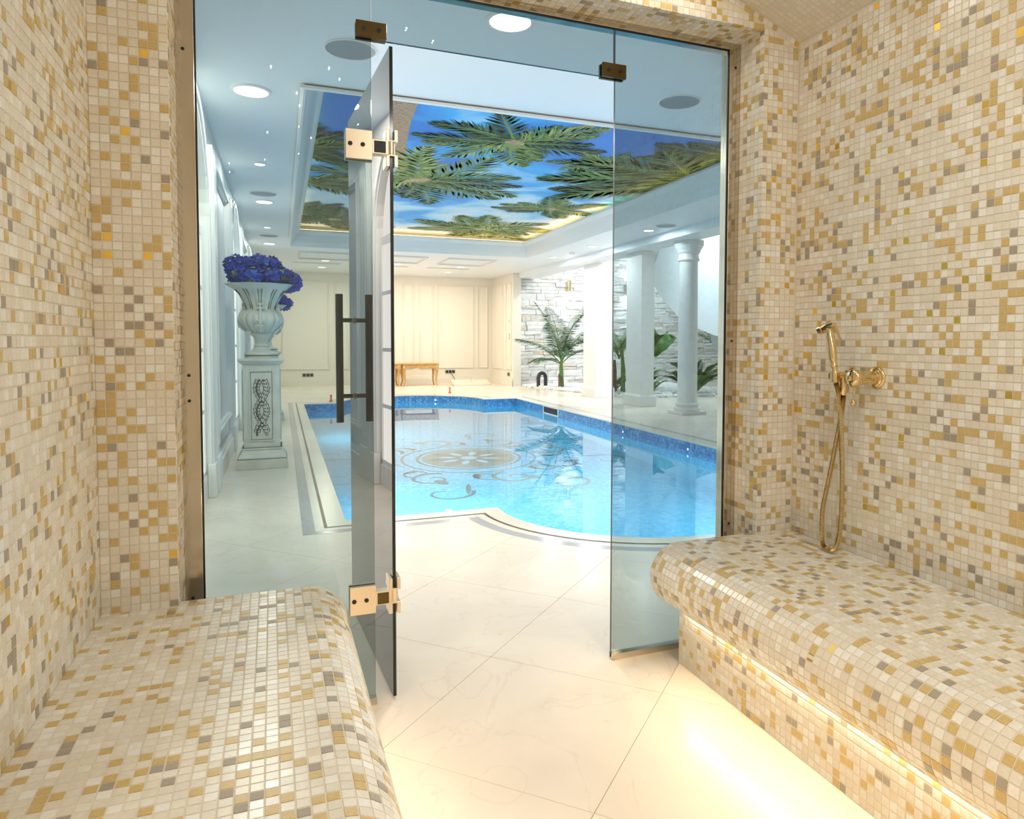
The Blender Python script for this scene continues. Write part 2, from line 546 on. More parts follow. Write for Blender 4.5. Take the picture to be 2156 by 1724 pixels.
rng = random.Random(31)
w = MB(); w.box(XL-.1, JL-.0005, .0005, .18, 0, 2.6)
s = tag(w.build('wall_front_left', 'grout'), 'narrow mosaic pier left of the glass wall', kind='structure')
cells = flat_cells((XL, 0, ZB-.44), (1, 0, 0), (0, 0, 1), 8, 103, rng, keep=lambda c: c.z < vault_z(c.x)-.012)
cells += flat_cells((JL, 0, 0), (0, 1, 0), (0, 0, 1), 6, 101, rng)
lay_tiles(s, cells)
w = MB(); w.box(XR+.0005, XW+.1, .0005, .18, 0, 2.6)
s = tag(w.build('wall_front_right', 'grout'), 'narrow mosaic pier right of the glass wall', kind='structure')
def arch_keep(c):
    return c.z < vault_z(c.x)-.033
cells = flat_cells((XR, 0, 0), (1, 0, 0), (0, 0, 1), 7, 105, rng, keep=arch_keep)
cells += flat_cells((XR, YF, 0), (0, -1, 0), (0, 0, 1), 6, 101, rng)
lay_tiles(s, cells)
w = MB(); w.box(JL, XR, .0005, .18, SOFF+.0005, 2.6)
s = tag(w.build('wall_front_top', 'grout'), 'mosaic lintel over the glass door', kind='structure')
cells = flat_cells((JL, 0, SOFF), (1, 0, 0), (0, 0, 1), 84, 11, rng, keep=arch_keep)
cells += flat_cells((JL, YF, SOFF), (1, 0, 0), (0, -1, 0), 84, 6, rng)
# border row following the vault
na = int(2*VH*1.06/PITCH_T)
a0 = math.asin(VH/VR)
for i in range(na):
    t = -a0+2*a0*(i+.5)/na
    R_ = VR-.014
    c = Vector((VX+R_*math.sin(t), 0, VZ+R_*math.cos(t)))
    u = Vector((math.cos(t), 0, -math.sin(t))); v = Vector((math.sin(t), 0, math.cos(t)))
    if c.x < XL+.01 or c.x > XW-.01: continue
    cells.append((c, u, v, u.cross(v), pick_kind(rng)))
lay_tiles(s, cells)
# vaulted ceiling
prof = []
for i in range(41):
    t = -a0+2*a0*i/40
    prof.append((VX+VR*math.sin(t), VZ+VR*math.cos(t)))
w = MB()
w.strip([(x, YBACK, z) for x, z in prof], [(x, .02, z) for x, z in prof])
w.strip([(x, YBACK, z+.15) for x, z in prof], [(x, .02, z+.15) for x, z in prof])
w.strip([(x, YBACK, z) for x, z in prof], [(x, YBACK, z+.15) for x, z in prof])
w.strip([(x, .02, z) for x, z in prof], [(x, .02, z+.15) for x, z in prof])
s = tag(w.build('ceiling_steam', 'grout'), 'shallow vaulted ceiling of plain cream mosaic', kind='structure')
cells = []
nt_ = int(2*a0*VR/PITCH_T)
for i in range(nt_):
    t = -a0+2*a0*(i+.5)/nt_
    for j in range(90):
        c = Vector((VX+VR*math.sin(t), -(j+.5)*PITCH_T, VZ+VR*math.cos(t)))
        u = Vector((math.cos(t), 0, -math.sin(t))); v = Vector((0, 1, 0))
        n = Vector((-math.sin(t), 0, -math.cos(t)))
        cells.append((c, v, u, v.cross(u), pick_kind(rng, True)))
lay_tiles(s, cells)

# ------------------------------------------------------------------ benches
def bench(label, xwall, xnose, sgn, seed):
    """sgn +1: the wall is on the right, nose points to -x"""
    rng = random.Random(seed)
    rad = .105; zc = ZB-rad; YE = .03
    pts = []                                    # profile from wall to floor, in (x, z)
    pts.append((xwall, ZB))
    pts.append((xnose, ZB))
    for i in range(1, 25):
        a = PI/2+PI*i/24
        pts.append((xnose+sgn*rad*math.cos(a), zc+rad*math.sin(a)))
    xr = xnose+sgn*.012
    pts.append((xr, zc-rad)); pts.append((xr, 0))
    root = thing('tiled_bench', label, 'bench', inroom=False)
    # core, a hair below the tiles
    core = pts+[(xwall, 0)]
    m = MB(); n = len(core)
    A = [(x, YBACK, z) for x, z in core]; B = [(x, YE, z) for x, z in core]
    m.add(A+B, [(i, (i+1) % n, (i+1) % n+n, i+n) for i in range(n)]+[tuple(range(n-1, -1, -1)), tuple(range(n, 2*n))])
    m.build('bench_core', 'grout', root)
    # walk the profile in tile steps
    segs = []; L = 0
    for p, q in zip(pts[:-1], pts[1:]):
        d = math.hypot(q[0]-p[0], q[1]-p[1])
        if d > 1e-6: segs.append((L, L+d, p, q)); L += d
    def at(s_):
        s_ = max(0, min(L-1e-6, s_))
        for a, b, p, q in segs:
            if a <= s_ <= b+1e-9:
                t = (s_-a)/(b-a); return (p[0]+(q[0]-p[0])*t, p[1]+(q[1]-p[1])*t)
    kflat = abs(xwall-xnose); 
    cells = []
    marks = []
    s_ = kflat+24*2*rad*math.sin(PI/48)
    nn = round(s_/PITCH_T)
    for i in range(nn):
        marks.append((s_*i/nn, s_*(i+1)/nn))
    s2 = s_+.012
    nr = 9
    for i in range(nr):
        marks.append((s2+(zc-rad)*i/nr, s2+(zc-rad)*(i+1)/nr))
    for a, b in marks:
        p, q = at(a+1e-4), at(b-1e-4)
        v = Vector((q[0]-p[0], 0, q[1]-p[1])).normalized()
        u = Vector((0, 1, 0)) if sgn > 0 else Vector((0, -1, 0))
        nrm = u.cross(v)
        c0 = Vector(((p[0]+q[0])/2, 0, (p[1]+q[1])/2))
        mid = at((a+b)/2)
        c0 = Vector((mid[0], 0, mid[1]))
        for j in range(137):
            cells.append((Vector((c0.x, YE-.002-(j+.5)*PITCH_T, c0.z)), u, v, nrm, pick_kind(rng)))
    lay_tiles(root, cells)
    # LED line tucked under the nose
    strip = thing('led_strip', 'warm LED strip glowing under the nose of the '+('right' if sgn > 0 else 'left')+' tiled bench', 'light', inroom=False, group='bench LED strips')
    m = MB(); x0 = xr-sgn*.009; x1 = xr-sgn*.003
    m.box(min(x0, x1), max(x0, x1), YBACK+.05, -.03, zc-rad-.010, zc-rad-.004)
    m.build('light_line', 'led_warm', strip)
    m = MB(); m.box(min(x0, x1)-.001, max(x0, x1)+.001, YBACK+.05, -.03, zc-rad-.004, zc-rad-.0005)
    m.build('holder', 'steel', strip)
    return root
bench('mosaic bench with rounded nose running along the right wall under the shower', XW, 1.288, 1, 41)
bench('mosaic bench with rounded nose in the lower left corner along the left wall', XL, .082, -1, 43)

# ------------------------------------------------------------------ glass wall
YG = .14; GT = .005                     # glass plane, half thickness
GX0, GX1, GX2, GX3 = -.206, .285, 1.09, 1.567
GTOP = 2.18; TRB = 2.008
# steel profiles round the opening
w = MB().box(JL, JL+.047, YF, YF+.05, 0, SOFF).build('trim_1', 'steel', bevel=.0015)
tag(w, 'polished steel channel holding the left glass pane', kind='structure')
MB().box(JL+.047, JL+.051, YF+.004, YF+.009, 0, GTOP).build('seal', 'black', w)
w = MB().box(XR-.047, XR, YF, YF+.05, 0, SOFF).build('trim_2', 'steel', bevel=.0015)
tag(w, 'polished steel channel holding the right glass pane', kind='structure')
MB().box(XR-.051, XR-.047, YF+.004, YF+.009, 0, GTOP).build('seal', 'black', w)
w = MB().box(JL+.047, XR-.047, YF, YF+.05, SOFF-.024, SOFF).build('trim_3', 'steel', bevel=.0015)
tag(w, 'polished steel channel along the top of the glass wall', kind='structure')
MB().box(JL+.047, XR-.047, YF+.004, YF+.009, SOFF-.028, SOFF-.024).build('seal', 'black', w)
w = MB().box(GX2, XR-.047, YF, YF+.026, 0, .022).build('trim_4', 'steel', bevel=.001)
tag(w, 'low steel floor channel under the right glass pane', kind='structure')
w = MB().box(JL+.047, GX1, YF, YF+.026, 0, .022).build('trim_5', 'steel', bevel=.001)
tag(w, 'low steel floor channel under the left glass pane', kind='structure')

for tr, x, zs in ((bpy.data.objects['trim_1'], JL+.020, (.40, .95, 1.02, 1.9)), (bpy.data.objects['trim_2'], XR-.022, (.44, 1.12, 2.11))):
    for z in zs:
        b = MB(); b.lathe([(.0045, 0), (.0045, .0008), (.003, .0012)], 12); b.xform(Matrix.Translation((x, YF, z)) @ Matrix.Rotation(PI/2, 4, 'X')); b.build('screw', 'black', tr)
def pane(name, x0, x1, z0, z1, parent=None):
    m = MB()
    m.box(x0, x1, -GT, GT, z0, z1, 0)
    # long faces are clear, the four edges are dark polished
    m.m = [1, 1, 0, 1, 0, 1]
    return m.build(name, ['glass_tint', 'glass_edge'], parent)
g = pane('glass_partition', GX0, GX1-.003, .008, GTOP); g.location = (0, YG, 0)
tag(g, 'tall tinted fixed glass pane left of the door opening', 'glass panel')
g = pane('glass_partition', GX2, GX3, .008, GTOP); g.location = (0, YG, 0)
tag(g, 'tall tinted fixed glass pane right of the door opening', 'glass panel')
g = pane('glass_transom', GX1, GX2-.003, TRB, GTOP); g.location = (0, YG, 0)
tag(g, 'tinted glass transom above the open door', 'glass panel')

def clamp(x, z, label):
    t = thing('glass_clamp', label, 'glass fitting', (x, YG, z), 0, 'glass to glass clamps', inroom=False)
    for sg in (-1, 1):
        MB().box(-.044, .044, min(sg*.0055, sg*.0175), max(sg*.0055, sg*.0175), -.0235, .0235).build('plate', 'bronze', t, bevel=.0015)
    for dx in (-.022, .022):
        m = MB(); m.lathe([(.0052, 0), (.0062, .0008), (.0062, .0016), (.0036, .0018), (.0032, .0008)], 16)
        m.xform(Matrix.Translation((dx, -.0175, 0)) @ Matrix.Rotation(PI/2, 4, 'X'))
        m.build('screw', 'dark_steel', t, smooth=True)
    return t
clamp(.2825, 2.031, 'bronze glass clamp at the upper left corner of the door opening')
clamp(1.082, 2.028, 'bronze glass clamp at the upper right corner of the door opening')

# open door
DH = Vector((.341, .14)); DF = Vector((.300, .945))
dd = (DF-DH); DLEN = dd.length; DANG = math.atan2(dd.y, dd.x)
door = thing('glass_door', 'tinted frameless glass door standing open into the pool room', 'door', (DH.x, DH.y, 0), DANG, inroom=False)
m = MB(); m.box(0, DLEN, -GT, GT, .010, 1.998)
m.m = [1, 1, 0, 1, 0, 1]
m.build('glass_leaf', ['glass_tint', 'glass_edge'], door)
# pull handle near the free edge, tubes on both faces
HX = DLEN-.115
pull = bpy.data.objects.new('pull_handle', None); COL.objects.link(pull); pull.parent = door; pull.location = (HX, 0, 0)
for sg in (-1, 1):
    MB().tube([(0, sg*.062, .795), (0, sg*.062, .7955), (0, sg*.062, 1.2975), (0, sg*.062, 1.298)], [.0135, .0145, .0145, .0135], 20).build('tube', 'dark_steel', pull, smooth=True)
for z in (.898, 1.196):
    MB().tube([(0, -.06, z), (0, .06, z)], .0085, 14).build('crossbar', 'dark_steel', pull, smooth=True)
    MB().tube([(0, -.014, z), (0, -.012, z), (0, .012, z), (0, .014, z)], [.011, .013, .013, .011], 16).build('collar', 'steel', pull, smooth=True)
# hinges: plate on the fixed pane, arm, clamp on the door edge (built in world axes, undone by the door turn)
inv = (Matrix.Translation((DH.x, DH.y, 0)) @ Matrix.Rotation(DANG, 4, 'Z')).inverted()
for zc, lit in ((1.694, 0), (.331, 1)):
    h = bpy.data.objects.new('hinge', None); COL.objects.link(h); h.parent = door; h.matrix_local = inv @ Matrix.Translation((.285, YG, zc))
    for sg in (-1, 1):
        MB().box(-.079, -.002, min(sg*.0055, sg*.019), max(sg*.0055, sg*.019), -.043, .043).build('plate', 'satin_nickel', h, bevel=.0012)
    for dx in (-.066, -.030):
        m = MB(); m.lathe([(.0055, 0), (.0066, .0008), (.0066, .0016), (.0038, .0018), (.0034, .0008)], 16)
        m.xform(Matrix.Translation((dx, -.019, 0)) @ Matrix.Rotation(PI/2, 4, 'X'))
        m.build('screw', 'black', h, smooth=True)
    MB().box(-.004, .046, -.016, .016, -.022, .021).build('arm', 'satin_nickel', h, bevel=.0015)
    MB().box(.003, .037, -.0175, -.0158, -.018, .016).build('inlay', 'black' if not lit else 'bronze', h)
    MB().tube([(.054, 0, -.020), (.054, 0, .020)], .013, 18).build('pivot', 'satin_nickel', h, smooth=True)
    for zz in (.038, -.038):
        m = MB()
        for sg in (-1, 1):
            a, b = sorted((sg*.0065, sg*.018))
            m.box(.056+a, .056+b, -.012, .052, zz-.017, zz+.017)
        m.box(.038, .074, -.012, .052, zz-(.019 if zz > 0 else -.014), zz-(.014 if zz > 0 else -.019))
        m.build('door_clamp', 'satin_nickel', h, bevel=.0015)

# ------------------------------------------------------------------ hand shower on the right wall
sh = thing('hand_shower', 'polished brass hand shower with hose, lever and ribbed knob on the mosaic wall', 'shower', (XW, -.32, 1.0), 0, inroom=False)
def wall_axis(y, z, x0=0.0):
    """local frame whose +z points out of the wall (-x)"""
    return Matrix.Translation((x0, y, z)) @ Matrix.Rotation(-PI/2, 4, 'Y')
def lathe_part(name, prof, y, z, m='brass', n=32, mod=None, x0=0.0):
    b = MB(); b.lathe(prof, n, mod=mod); b.xform(wall_axis(y, z, x0))
    return b.build(name, m, sh, smooth=True)
ros = [(.036, 0), (.036, .004), (.033, .008), (.030, .009), (.030, .012), (.026, .015), (.022, .016), (.022, .02)]
lathe_part('rosette', ros, -.052, .006)
lathe_part('rosette', [(r*.82, z) for r, z in ros], .046, .008)
lathe_part('valve_body', [(.021, .014), (.023, .03), (.021, .05), (.022, .066), (.0215, .08)], -.052, .006)
lathe_part('knob', [(.022, .078), (.027, .084), (.0285, .094), (.026, .103), (.018, .109), (.008, .111), (.0085, .116), (.004, .119)], -.052, .006, n=64,
           mod=lambda r, z, t: r*(1+.045*abs(math.cos(9*t))) if .079 < z < .108 else r)
MB().tube([(-.092, -.055, -.018), (-.094, -.056, -.040), (-.096, -.056, -.062)], [.0042, .0038, .0035], 12).build('lever', 'brass', sh, smooth=True)
b = MB(); b.lathe([(.001, -.011), (.006, -.009), (.0095, -.003), (.0098, .002), (.007, .008), (.0035, .011)], 18, (-.097, -.056, -.070)); b.build('lever_knob', 'brass', sh, smooth=True)
lathe_part('outlet_body', [(.013, .014), (.012, .03), (.014, .04), (.0135, .075), (.012, .09)], .046, .008)
MB().tube([(-.055, .046, .006), (-.055, .028, -.004), (-.055, .014, -.008)], .010, 14).build('outlet_arm', 'brass', sh, smooth=True)
MB().tube([(-.070, .012, .004), (-.070, .012, -.022), (-.070, .012, -.048), (-.070, .012, -.052)], [.012, .0115, .0105, .008], 16).build('hose_nut', 'brass', sh, smooth=True)
MB().tube([(-.078, .046, .007), (-.088, .046, .006)], .011, 14).build('holder_arm', 'brass', sh, smooth=True)
MB().tube([(-.093, .024, -.010), (-.093, .0245, .004), (-.093, .025, .020)], [.0145, .0155, .0145], 18).build('holder_cup', 'brass', sh, smooth=True)
# spray handle leaning towards the glass
hp = Vector((-.093, .024, .010)); ht = Vector((-.093, .053, .150)); ax = (ht-hp)
def on_ax(t): return hp+ax*t
MB().tube([on_ax(t) for t in (-.12, .02, .06, .16, .22, .24, .34, .36, .60, .92, .95, 1.0)], [.010, .0115, .0095, .009, .0115, .010, .0105, .0125, .0135, .0135, .0115, .0115], 20).build('spray_handle', 'brass', sh, smooth=True)
hd = on_ax(1.08)
MB().tube([on_ax(.98), on_ax(1.04), hd], [.0115, .0105, .012], 16).build('spray_neck', 'brass', sh, smooth=True)
MB().tube([hd+Vector((0, -.022, .010)), hd+Vector((0, .005, .006)), hd+Vector((0, .026, .000)), hd+Vector((0, .0262, 0)), hd+Vector((0, .040, -.005))], [.010, .0135, .0125, .0150, .0155], 20).build('spray_head', 'brass', sh, smooth=True)
MB().tube([hd+Vector((0, .040, -.005)), hd+Vector((0, .0405, -.0052))], .013, 20).build('spray_face', 'satin_nickel', sh)
MB().tube([hd+Vector((0, -.020, .014)), hd+Vector((0, -.034, -.004)), hd+Vector((0, -.046, -.030)), hd+Vector((0, -.052, -.034))], [.004, .0045, .004, .003], 10).build('trigger', 'brass', sh, smooth=True)
# ribbed hose loop
key = [(-.093, .022, -.012), (-.084, .018, -.05), (-.076, .014, -.15), (-.072, .008, -.31), (-.072, .010, -.46), (-.072, .028, -.545), (-.072, .058, -.5615), (-.072, .088, -.545), (-.072, .090, -.44), (-.072, .060, -.31), (-.071, .028, -.16), (-.070, .014, -.08), (-.070, .012, -.05)]
def catmull(P, k):
    P = [Vector(p) for p in P]; out = []
    for i in range(len(P)-1):
        a, b, c, d = P[max(i-1, 0)], P[i], P[i+1], P[min(i+2, len(P)-1)]
        for j in range(k):
            t = j/k
            out.append(.5*((2*b)+(c-a)*t+(2*a-5*b+4*c-d)*t*t+(3*b-a-3*c+d)*t**3))
    out.append(P[-1]); return out
path = catmull(key, 44)
MB().tube(path, .0082, 10, rmod=lambda i: 1.0 if i % 2 else .84).build('hose', 'brass_hose', sh, smooth=False)

# ------------------------------------------------------------------ steam room lamps (ceiling spots, added fill lights and star points)
for x, y, l in ((.15, -.2, 'left'), (1.2, -.2, 'right')):
    z = vault_z(x)
    t = thing('ceiling_spot', 'recessed ceiling spot above the '+l+' bench of the steam room', 'light', (x, y, z), 0, 'steam room spots', inroom=False)
    b = MB(); b.lathe([(.060, -.006), (.060, 0), (.045, 0), (.045, -.006)], 24, caps=False); b.build('ring', 'steel', t)
    b = MB(); b.lathe([(.045, -.004), (.045, -.003)], 24); b.build('diffuser', 'lamp_white', t)
    area_light('lamp', t, (0, 0, -.012), (0, 0, -1), .09, W_STEAM, (1, .88, .70))
for y, l in ((-1.3, 'nearest the door'), (-1.95, 'middle'), (-2.6, 'rearmost')):  # added fill lights, unseen; their reflections fall in the open doorway
    x = .95; z = vault_z(x)
    t = thing('fill_downlight', 'added frosted fill light on the steam room vault, unseen, '+l+' of the row', 'light', (x, y, z), 0, 'added steam room fill lights', inroom=False)
    b = MB(); b.lathe([(.115, .02), (.115, -.012), (.095, -.016), (.095, -.008)], 32, caps=False); b.build('ring', 'steel', t, smooth=True)
    b = MB(); b.lathe([(.095, -.010), (.095, -.008)], 32); b.build('diffuser', 'fill_glow', t)
    area_light('lamp', t, (0, 0, -.02), (0, 0, -1), .18, W_FILL, (1, .96, .89))
for px, py in ((.01, -1.08), (-.05, -1.46), (.13, -1.47), (.15, -1.68), (.16, -2.07), (-.01, -2.12), (-.24, -2.66), (-.25, -2.9), (-.03, -2.76), (.18, -2.72), (.26, -1.14), (.32, -1.29), (.49, -2.05), (.24, -2.34), (.53, -.66), (.66, -.75), (1.1, -.86), (1.26, -.77), (.52, -.91)):

    y = py
    z = vault_z(px)
    b = MB(); b.lathe([(.0005, -.0045), (.0022, -.004), (.003, -.002), (.003, 0)], 8)
    o = b.build('star_light', 'star_point'); o.location = (px, y, z-.002)
    tag(o, 'tiny star point light set in the steam room vault', 'light', 'star points of the vault')

# ------------------------------------------------------------------ pool outline (room coordinates)
PX0, PX1, PY0, PY1 = .37, 4.30, 2.42, 10.95
CXP = (PX0+PX1)/2
R0, R1 = .985, 1.30
def outline(d=0.0):
    """pool edge moved outwards by d; every call gives the same number of points"""
    ra = .988+d; ca = PY0-.076
    rb = 1.313+d; cb = PY1+.013
    x0, x1, y0, y1 = PX0-d, PX1+d, PY0-d, PY1+d
    ha = math.sqrt(ra*ra-(y0-ca)**2); hb = math.sqrt(rb*rb-(y1-cb)**2)
    P = [(x0, y0)]
    a0_ = math.atan2(y0-ca, -ha) % (2*PI); a1_ = math.atan2(y0-ca, ha) % (2*PI)
    if a1_ < a0_: a1_ += 2*PI
    P += [(CXP+ra*math.cos(a0_+(a1_-a0_)*i/40), ca+ra*math.sin(a0_+(a1_-a0_)*i/40)) for i in range(41)]
    P += [(x1, y0), (x1, y1)]
    b0_ = math.atan2(y1-cb, hb); b1_ = math.atan2(y1-cb, -hb) % (2*PI)
    P += [(CXP+rb*math.cos(b0_+(b1_-b0_)*i/40), cb+rb*math.sin(b0_+(b1_-b0_)*i/40)) for i in range(41)]
    P.append((x0, y1))
    return P
OUT = outline()
def offset(P, d):
    return outline(d)
def ring(d0, d1, z, name, mats, parent, thick=.012):
    a = offset(OUT, d0); b = offset(OUT, d1)
    m = MB()
    m.strip([(x, y, z) for x, y in a], [(x, y, z) for x, y in b], closed=True)
    m.strip([(x, y, z-thick) for x, y in a], [(x, y, z) for x, y in a], closed=True)
    m.strip([(x, y, z) for x, y in b], [(x, y, z-thick) for x, y in b], closed=True)
    return m.build(name, mats, parent)

# ------------------------------------------------------------------ floor: marble slabs laid diagonally
FX0, FX1, FY0, FY1 = -.47, 9.4, -3.0, 16.0
floor = MB()
floor.box(-.6, FX1, FY0, PY0-1.3, -.10, -.006); floor.box(-.6, PX0-.2, PY0-1.3, FY1+.1, -.10, -.006)
floor.box(PX1+.2, FX1, PY0-1.3, FY1+.1, -.10, -.006); floor.box(PX0-.2, PX1+.2, PY1+1.6, FY1+.1, -.10, -.006)
def fill(loops, z):
    bm = bmesh.new(); es = []
    for P in loops:
        vs = [bm.verts.new((x, y, z)) for x, y in P]
        es += [bm.edges.new((vs[i], vs[(i+1) % len(vs)])) for i in range(len(vs))]
    bmesh.ops.triangle_fill(bm, edges=es, use_beauty=True, use_dissolve=False)
    for f in bm.faces:
        if f.normal.z < 0: f.normal_flip()
    return bm
def bm_obj(bm, name, mats, parent=None):
    me = bpy.data.meshes.new(name); bm.to_mesh(me); bm.free()
    for m in (mats if isinstance(mats, (list, tuple)) else [mats]): me.materials.append(MATS[m])
    o = bpy.data.objects.new(name, me); COL.objects.link(o)
    if parent is not None: o.parent = parent
    return o
floor_o = tag(floor.build('floor', 'floor_joint'), 'polished cream marble floor of steam room and pool deck', kind='structure')
floor_o.matrix_world = ROOM
EDGE = .245
bm = fill([[(FX0, FY0), (FX1, FY0), (FX1, FY1), (FX0, FY1)], offset(OUT, EDGE)], 0.0)
SLAB = .62; JW = .0008
dirs = (Vector((1, 1, 0)).normalized(), Vector((1, -1, 0)).normalized())
OFFS = (.10, .27)
for d, of in zip(dirs, OFFS):
    for k in range(-32, 40):
        for e in (-JW, JW):
            p = d*(k*SLAB+of+e)
            bmesh.ops.bisect_plane(bm, geom=bm.verts[:]+bm.edges[:]+bm.faces[:], plane_co=p, plane_no=d, dist=1e-6)
slabs = {}
for f in bm.faces:
    c = f.calc_center_median(); key = []; ok = True
    for d, of in zip(dirs, OFFS):
        q = (c.dot(d)-of)/SLAB; k = math.floor(q); fr = (q-k)*SLAB
        if fr < JW or fr > SLAB-JW: ok = False
        key.append(k)
    if ok: slabs.setdefault(tuple(key), []).append([tuple(v.co) for v in f.verts])
bm.free()
def slab_mesh(polys, name):
    m = MB(); idx = {}; vs = []; fs = []; cnt = {}
    for P in polys:
        q = []
        for p in P:
            kk = (round(p[0], 5), round(p[1], 5))
            if kk not in idx: idx[kk] = len(vs); vs.append((p[0], p[1], 0.0))
            if not q or q[-1] != idx[kk]: q.append(idx[kk])
        if len(set(q)) < 3: continue
        fs.append(tuple(q))
        for a, b in zip(q, q[1:]+q[:1]): cnt[(a, b)] = cnt.get((a, b), 0)+1
    nb = len(vs); base = [(x, y, -.006) for x, y, z in vs]
    side = [(b, a, a+nb, b+nb) for (a, b) in cnt if (b, a) not in cnt]
    m.add(vs+base, fs+side)
    return m
ranked = []
for key, polys in slabs.items():
    tot = 0
    for P in polys:
        S = [screen(ROOM @ Vector(p)) for p in P]
        if all(S): tot += abs(sum(S[i][0]*S[(i+1) % len(S)][1]-S[(i+1) % len(S)][0]*S[i][1] for i in range(len(S))))
    cx = sum(p[0] for P in polys for p in P)/sum(len(P) for P in polys); cy = sum(p[1] for P in polys for p in P)/sum(len(P) for P in polys)
    sc = screen(ROOM @ Vector((cx, cy, 0)))
    vis = sc is not None and -100 < sc[0] < IMG_W+100 and -100 < sc[1] < IMG_H+200
    ranked.append((tot if vis else 0, key))
ranked.sort(reverse=True)
rest = []
for i, (a, key) in enumerate(ranked):
    if i < 290 and a > 0: slab_mesh(slabs[key], 'marble_slab').build('marble_slab', 'marble_floor', floor_o)
    else: rest += slabs[key]
if rest:
    o = slab_mesh(rest, 'marble_slabs').build('marble_slabs', 'marble_floor', floor_o); o['kind'] = 'stuff'
ring(.175, EDGE-.001, 0.0, 'grey_inlay_band', 'marble_grey', floor_o)
ring(.121, .174, 0.0, 'cream_inlay_band', 'marble_cream', floor_o)
ring(.104, .120, 0.0, 'dark_inlay_line', 'dark_inlay', floor_o)

# ------------------------------------------------------------------ pool
ZW, ZBOT = -.14, -1.55
pool = thing('swimming_pool', 'blue mosaic swimming pool with rounded ends and marble rim', 'pool')
m = MB()
a = offset(OUT, .103); b = offset(OUT, -.012)
m.strip([(x, y, .002) for x, y in b], [(x, y, .002) for x, y in a], closed=True)
b2 = offset(OUT, -.018)
m.strip([(x, y, -.012) for x, y in b2], [(x, y, .002) for x, y in b], closed=True)
m.strip([(x, y, -.026) for x, y in OUT], [(x, y, -.012) for x, y in b2], closed=True)
m.strip([(x, y, .002) for x, y in a], [(x, y, -.03) for x, y in a], closed=True)
m.build('coping', 'marble_cream', pool, smooth=True)
m = MB()
m.strip([(x, y, -.33) for x, y in OUT], [(x, y, -.02) for x, y in OUT], closed=True)
m.build('waterline_band', 'pool_band', pool)
m = MB()
m.strip([(x, y, ZBOT) for x, y in OUT], [(x, y, -.33) for x, y in OUT], closed=True)
m.build('basin_wall', 'pool_floor', pool)
bm_obj(fill([OUT], ZBOT), 'basin_floor', 'pool_floor', pool)
w = bm_obj(fill([OUT], ZW), 'pool_water', 'water')
w.matrix_world = ROOM
tag(w, 'still clear blue water filling the swimming pool', 'water', kind='stuff')

# mosaic medallion on the pool floor
MCX, MCY = CXP-.06, 6.75
med = bpy.data.objects.new('medallion', None); COL.objects.link(med); med.parent = pool; med.location = (MCX, MCY, ZBOT)
def petal_poly(r0, r1, w, ang, n=8):
    L = []; Rr = []
    for i in range(n+1):
        t = i/n; r = r0+(r1-r0)*t; h = w*math.sin(PI*min(1, t*.9+.05))**.8
        c, s_ = math.cos(ang), math.sin(ang)
        L.append((r*c-h*s_, r*s_+h*c)); Rr.append((r*c+h*s_, r*s_-h*c))
    return L, Rr
def flat_strip(m, L, Rr, z, mi=0):
    m.strip([(x, y, z) for x, y in Rr], [(x, y, z) for x, y in L], mi)
def annulus(m, r0, r1, z, n=96, mi=0, wob=0, k=8):
    A = []; B = []
    for i in range(n):
        t = 2*PI*i/n; q = 1+wob*math.cos(k*t)
        A.append((r0*q*math.cos(t), r0*q*math.sin(t), z)); B.append((r1*q*math.cos(t), r1*q*math.sin(t), z))
    m.strip(A, B, mi, closed=True)
m = MB(); annulus(m, .001, .60, .002); m.build('medallion_disc', 'medallion_gold', med)
m = MB()
for k in range(8):
    L, Rr = petal_poly(.12, .54, .105, 2*PI*k/8); flat_strip(m, L, Rr, .004)
m.build('flower', 'medallion_brown', med)
m = MB()
for k in range(8):
    L, Rr = petal_poly(.17, .40, .05, 2*PI*(k+.5)/8); flat_strip(m, L, Rr, .005)
annulus(m, .0, .10, .006)
m.build('flower_inner', 'medallion_pale', med)
m = MB(); annulus(m, .64, .68, .003); annulus(m, .84, .87, .003); m.build('medallion_ring', 'medallion_brown', med)
def scroll(m, cx, cy, r, a0_, turns, wd, z, sg=1):
    L = []; Rr = []
    n = 40
    for i in range(n+1):
        t = i/n; a = a0_+sg*turns*2*PI*t; rr = r*(1-.78*t); w_ = wd*(1-.5*t)
        L.append((cx+(rr+w_)*math.cos(a), cy+(rr+w_)*math.sin(a))); Rr.append((cx+(rr-w_)*math.cos(a), cy+(rr-w_)*math.sin(a)))
    flat_strip(m, L, Rr, z)
for k in range(8):
    m = MB(); a = 2*PI*k/8+.2; cx, cy = 1.22*math.cos(a), 1.22*math.sin(a)
    scroll(m, cx, cy, .28, a+PI, 1.15, .028, .003, 1)
    L, Rr = petal_poly(.06, .30, .07, a+.9); L = [(x+cx, y+cy) for x, y in L]; Rr = [(x+cx, y+cy) for x, y in Rr]; flat_strip(m, L, Rr, .004)
    L, Rr = petal_poly(1.40, 1.80, .030, a+.33); flat_strip(m, L, Rr, .003)
    scroll(m, 1.78*math.cos(a+.2), 1.78*math.sin(a+.2), .30, a+2.2, .8, .024, .003, -1)
    scroll(m, 1.05*math.cos(a-.25), 1.05*math.sin(a-.25), .20, a, .9, .020, .003, -1)
    L, Rr = petal_poly(.93, 1.16, .05, a+.42); flat_strip(m, L, Rr, .003)
    m.build('scroll', 'medallion_brown' if k % 2 else 'medallion_gold', med)
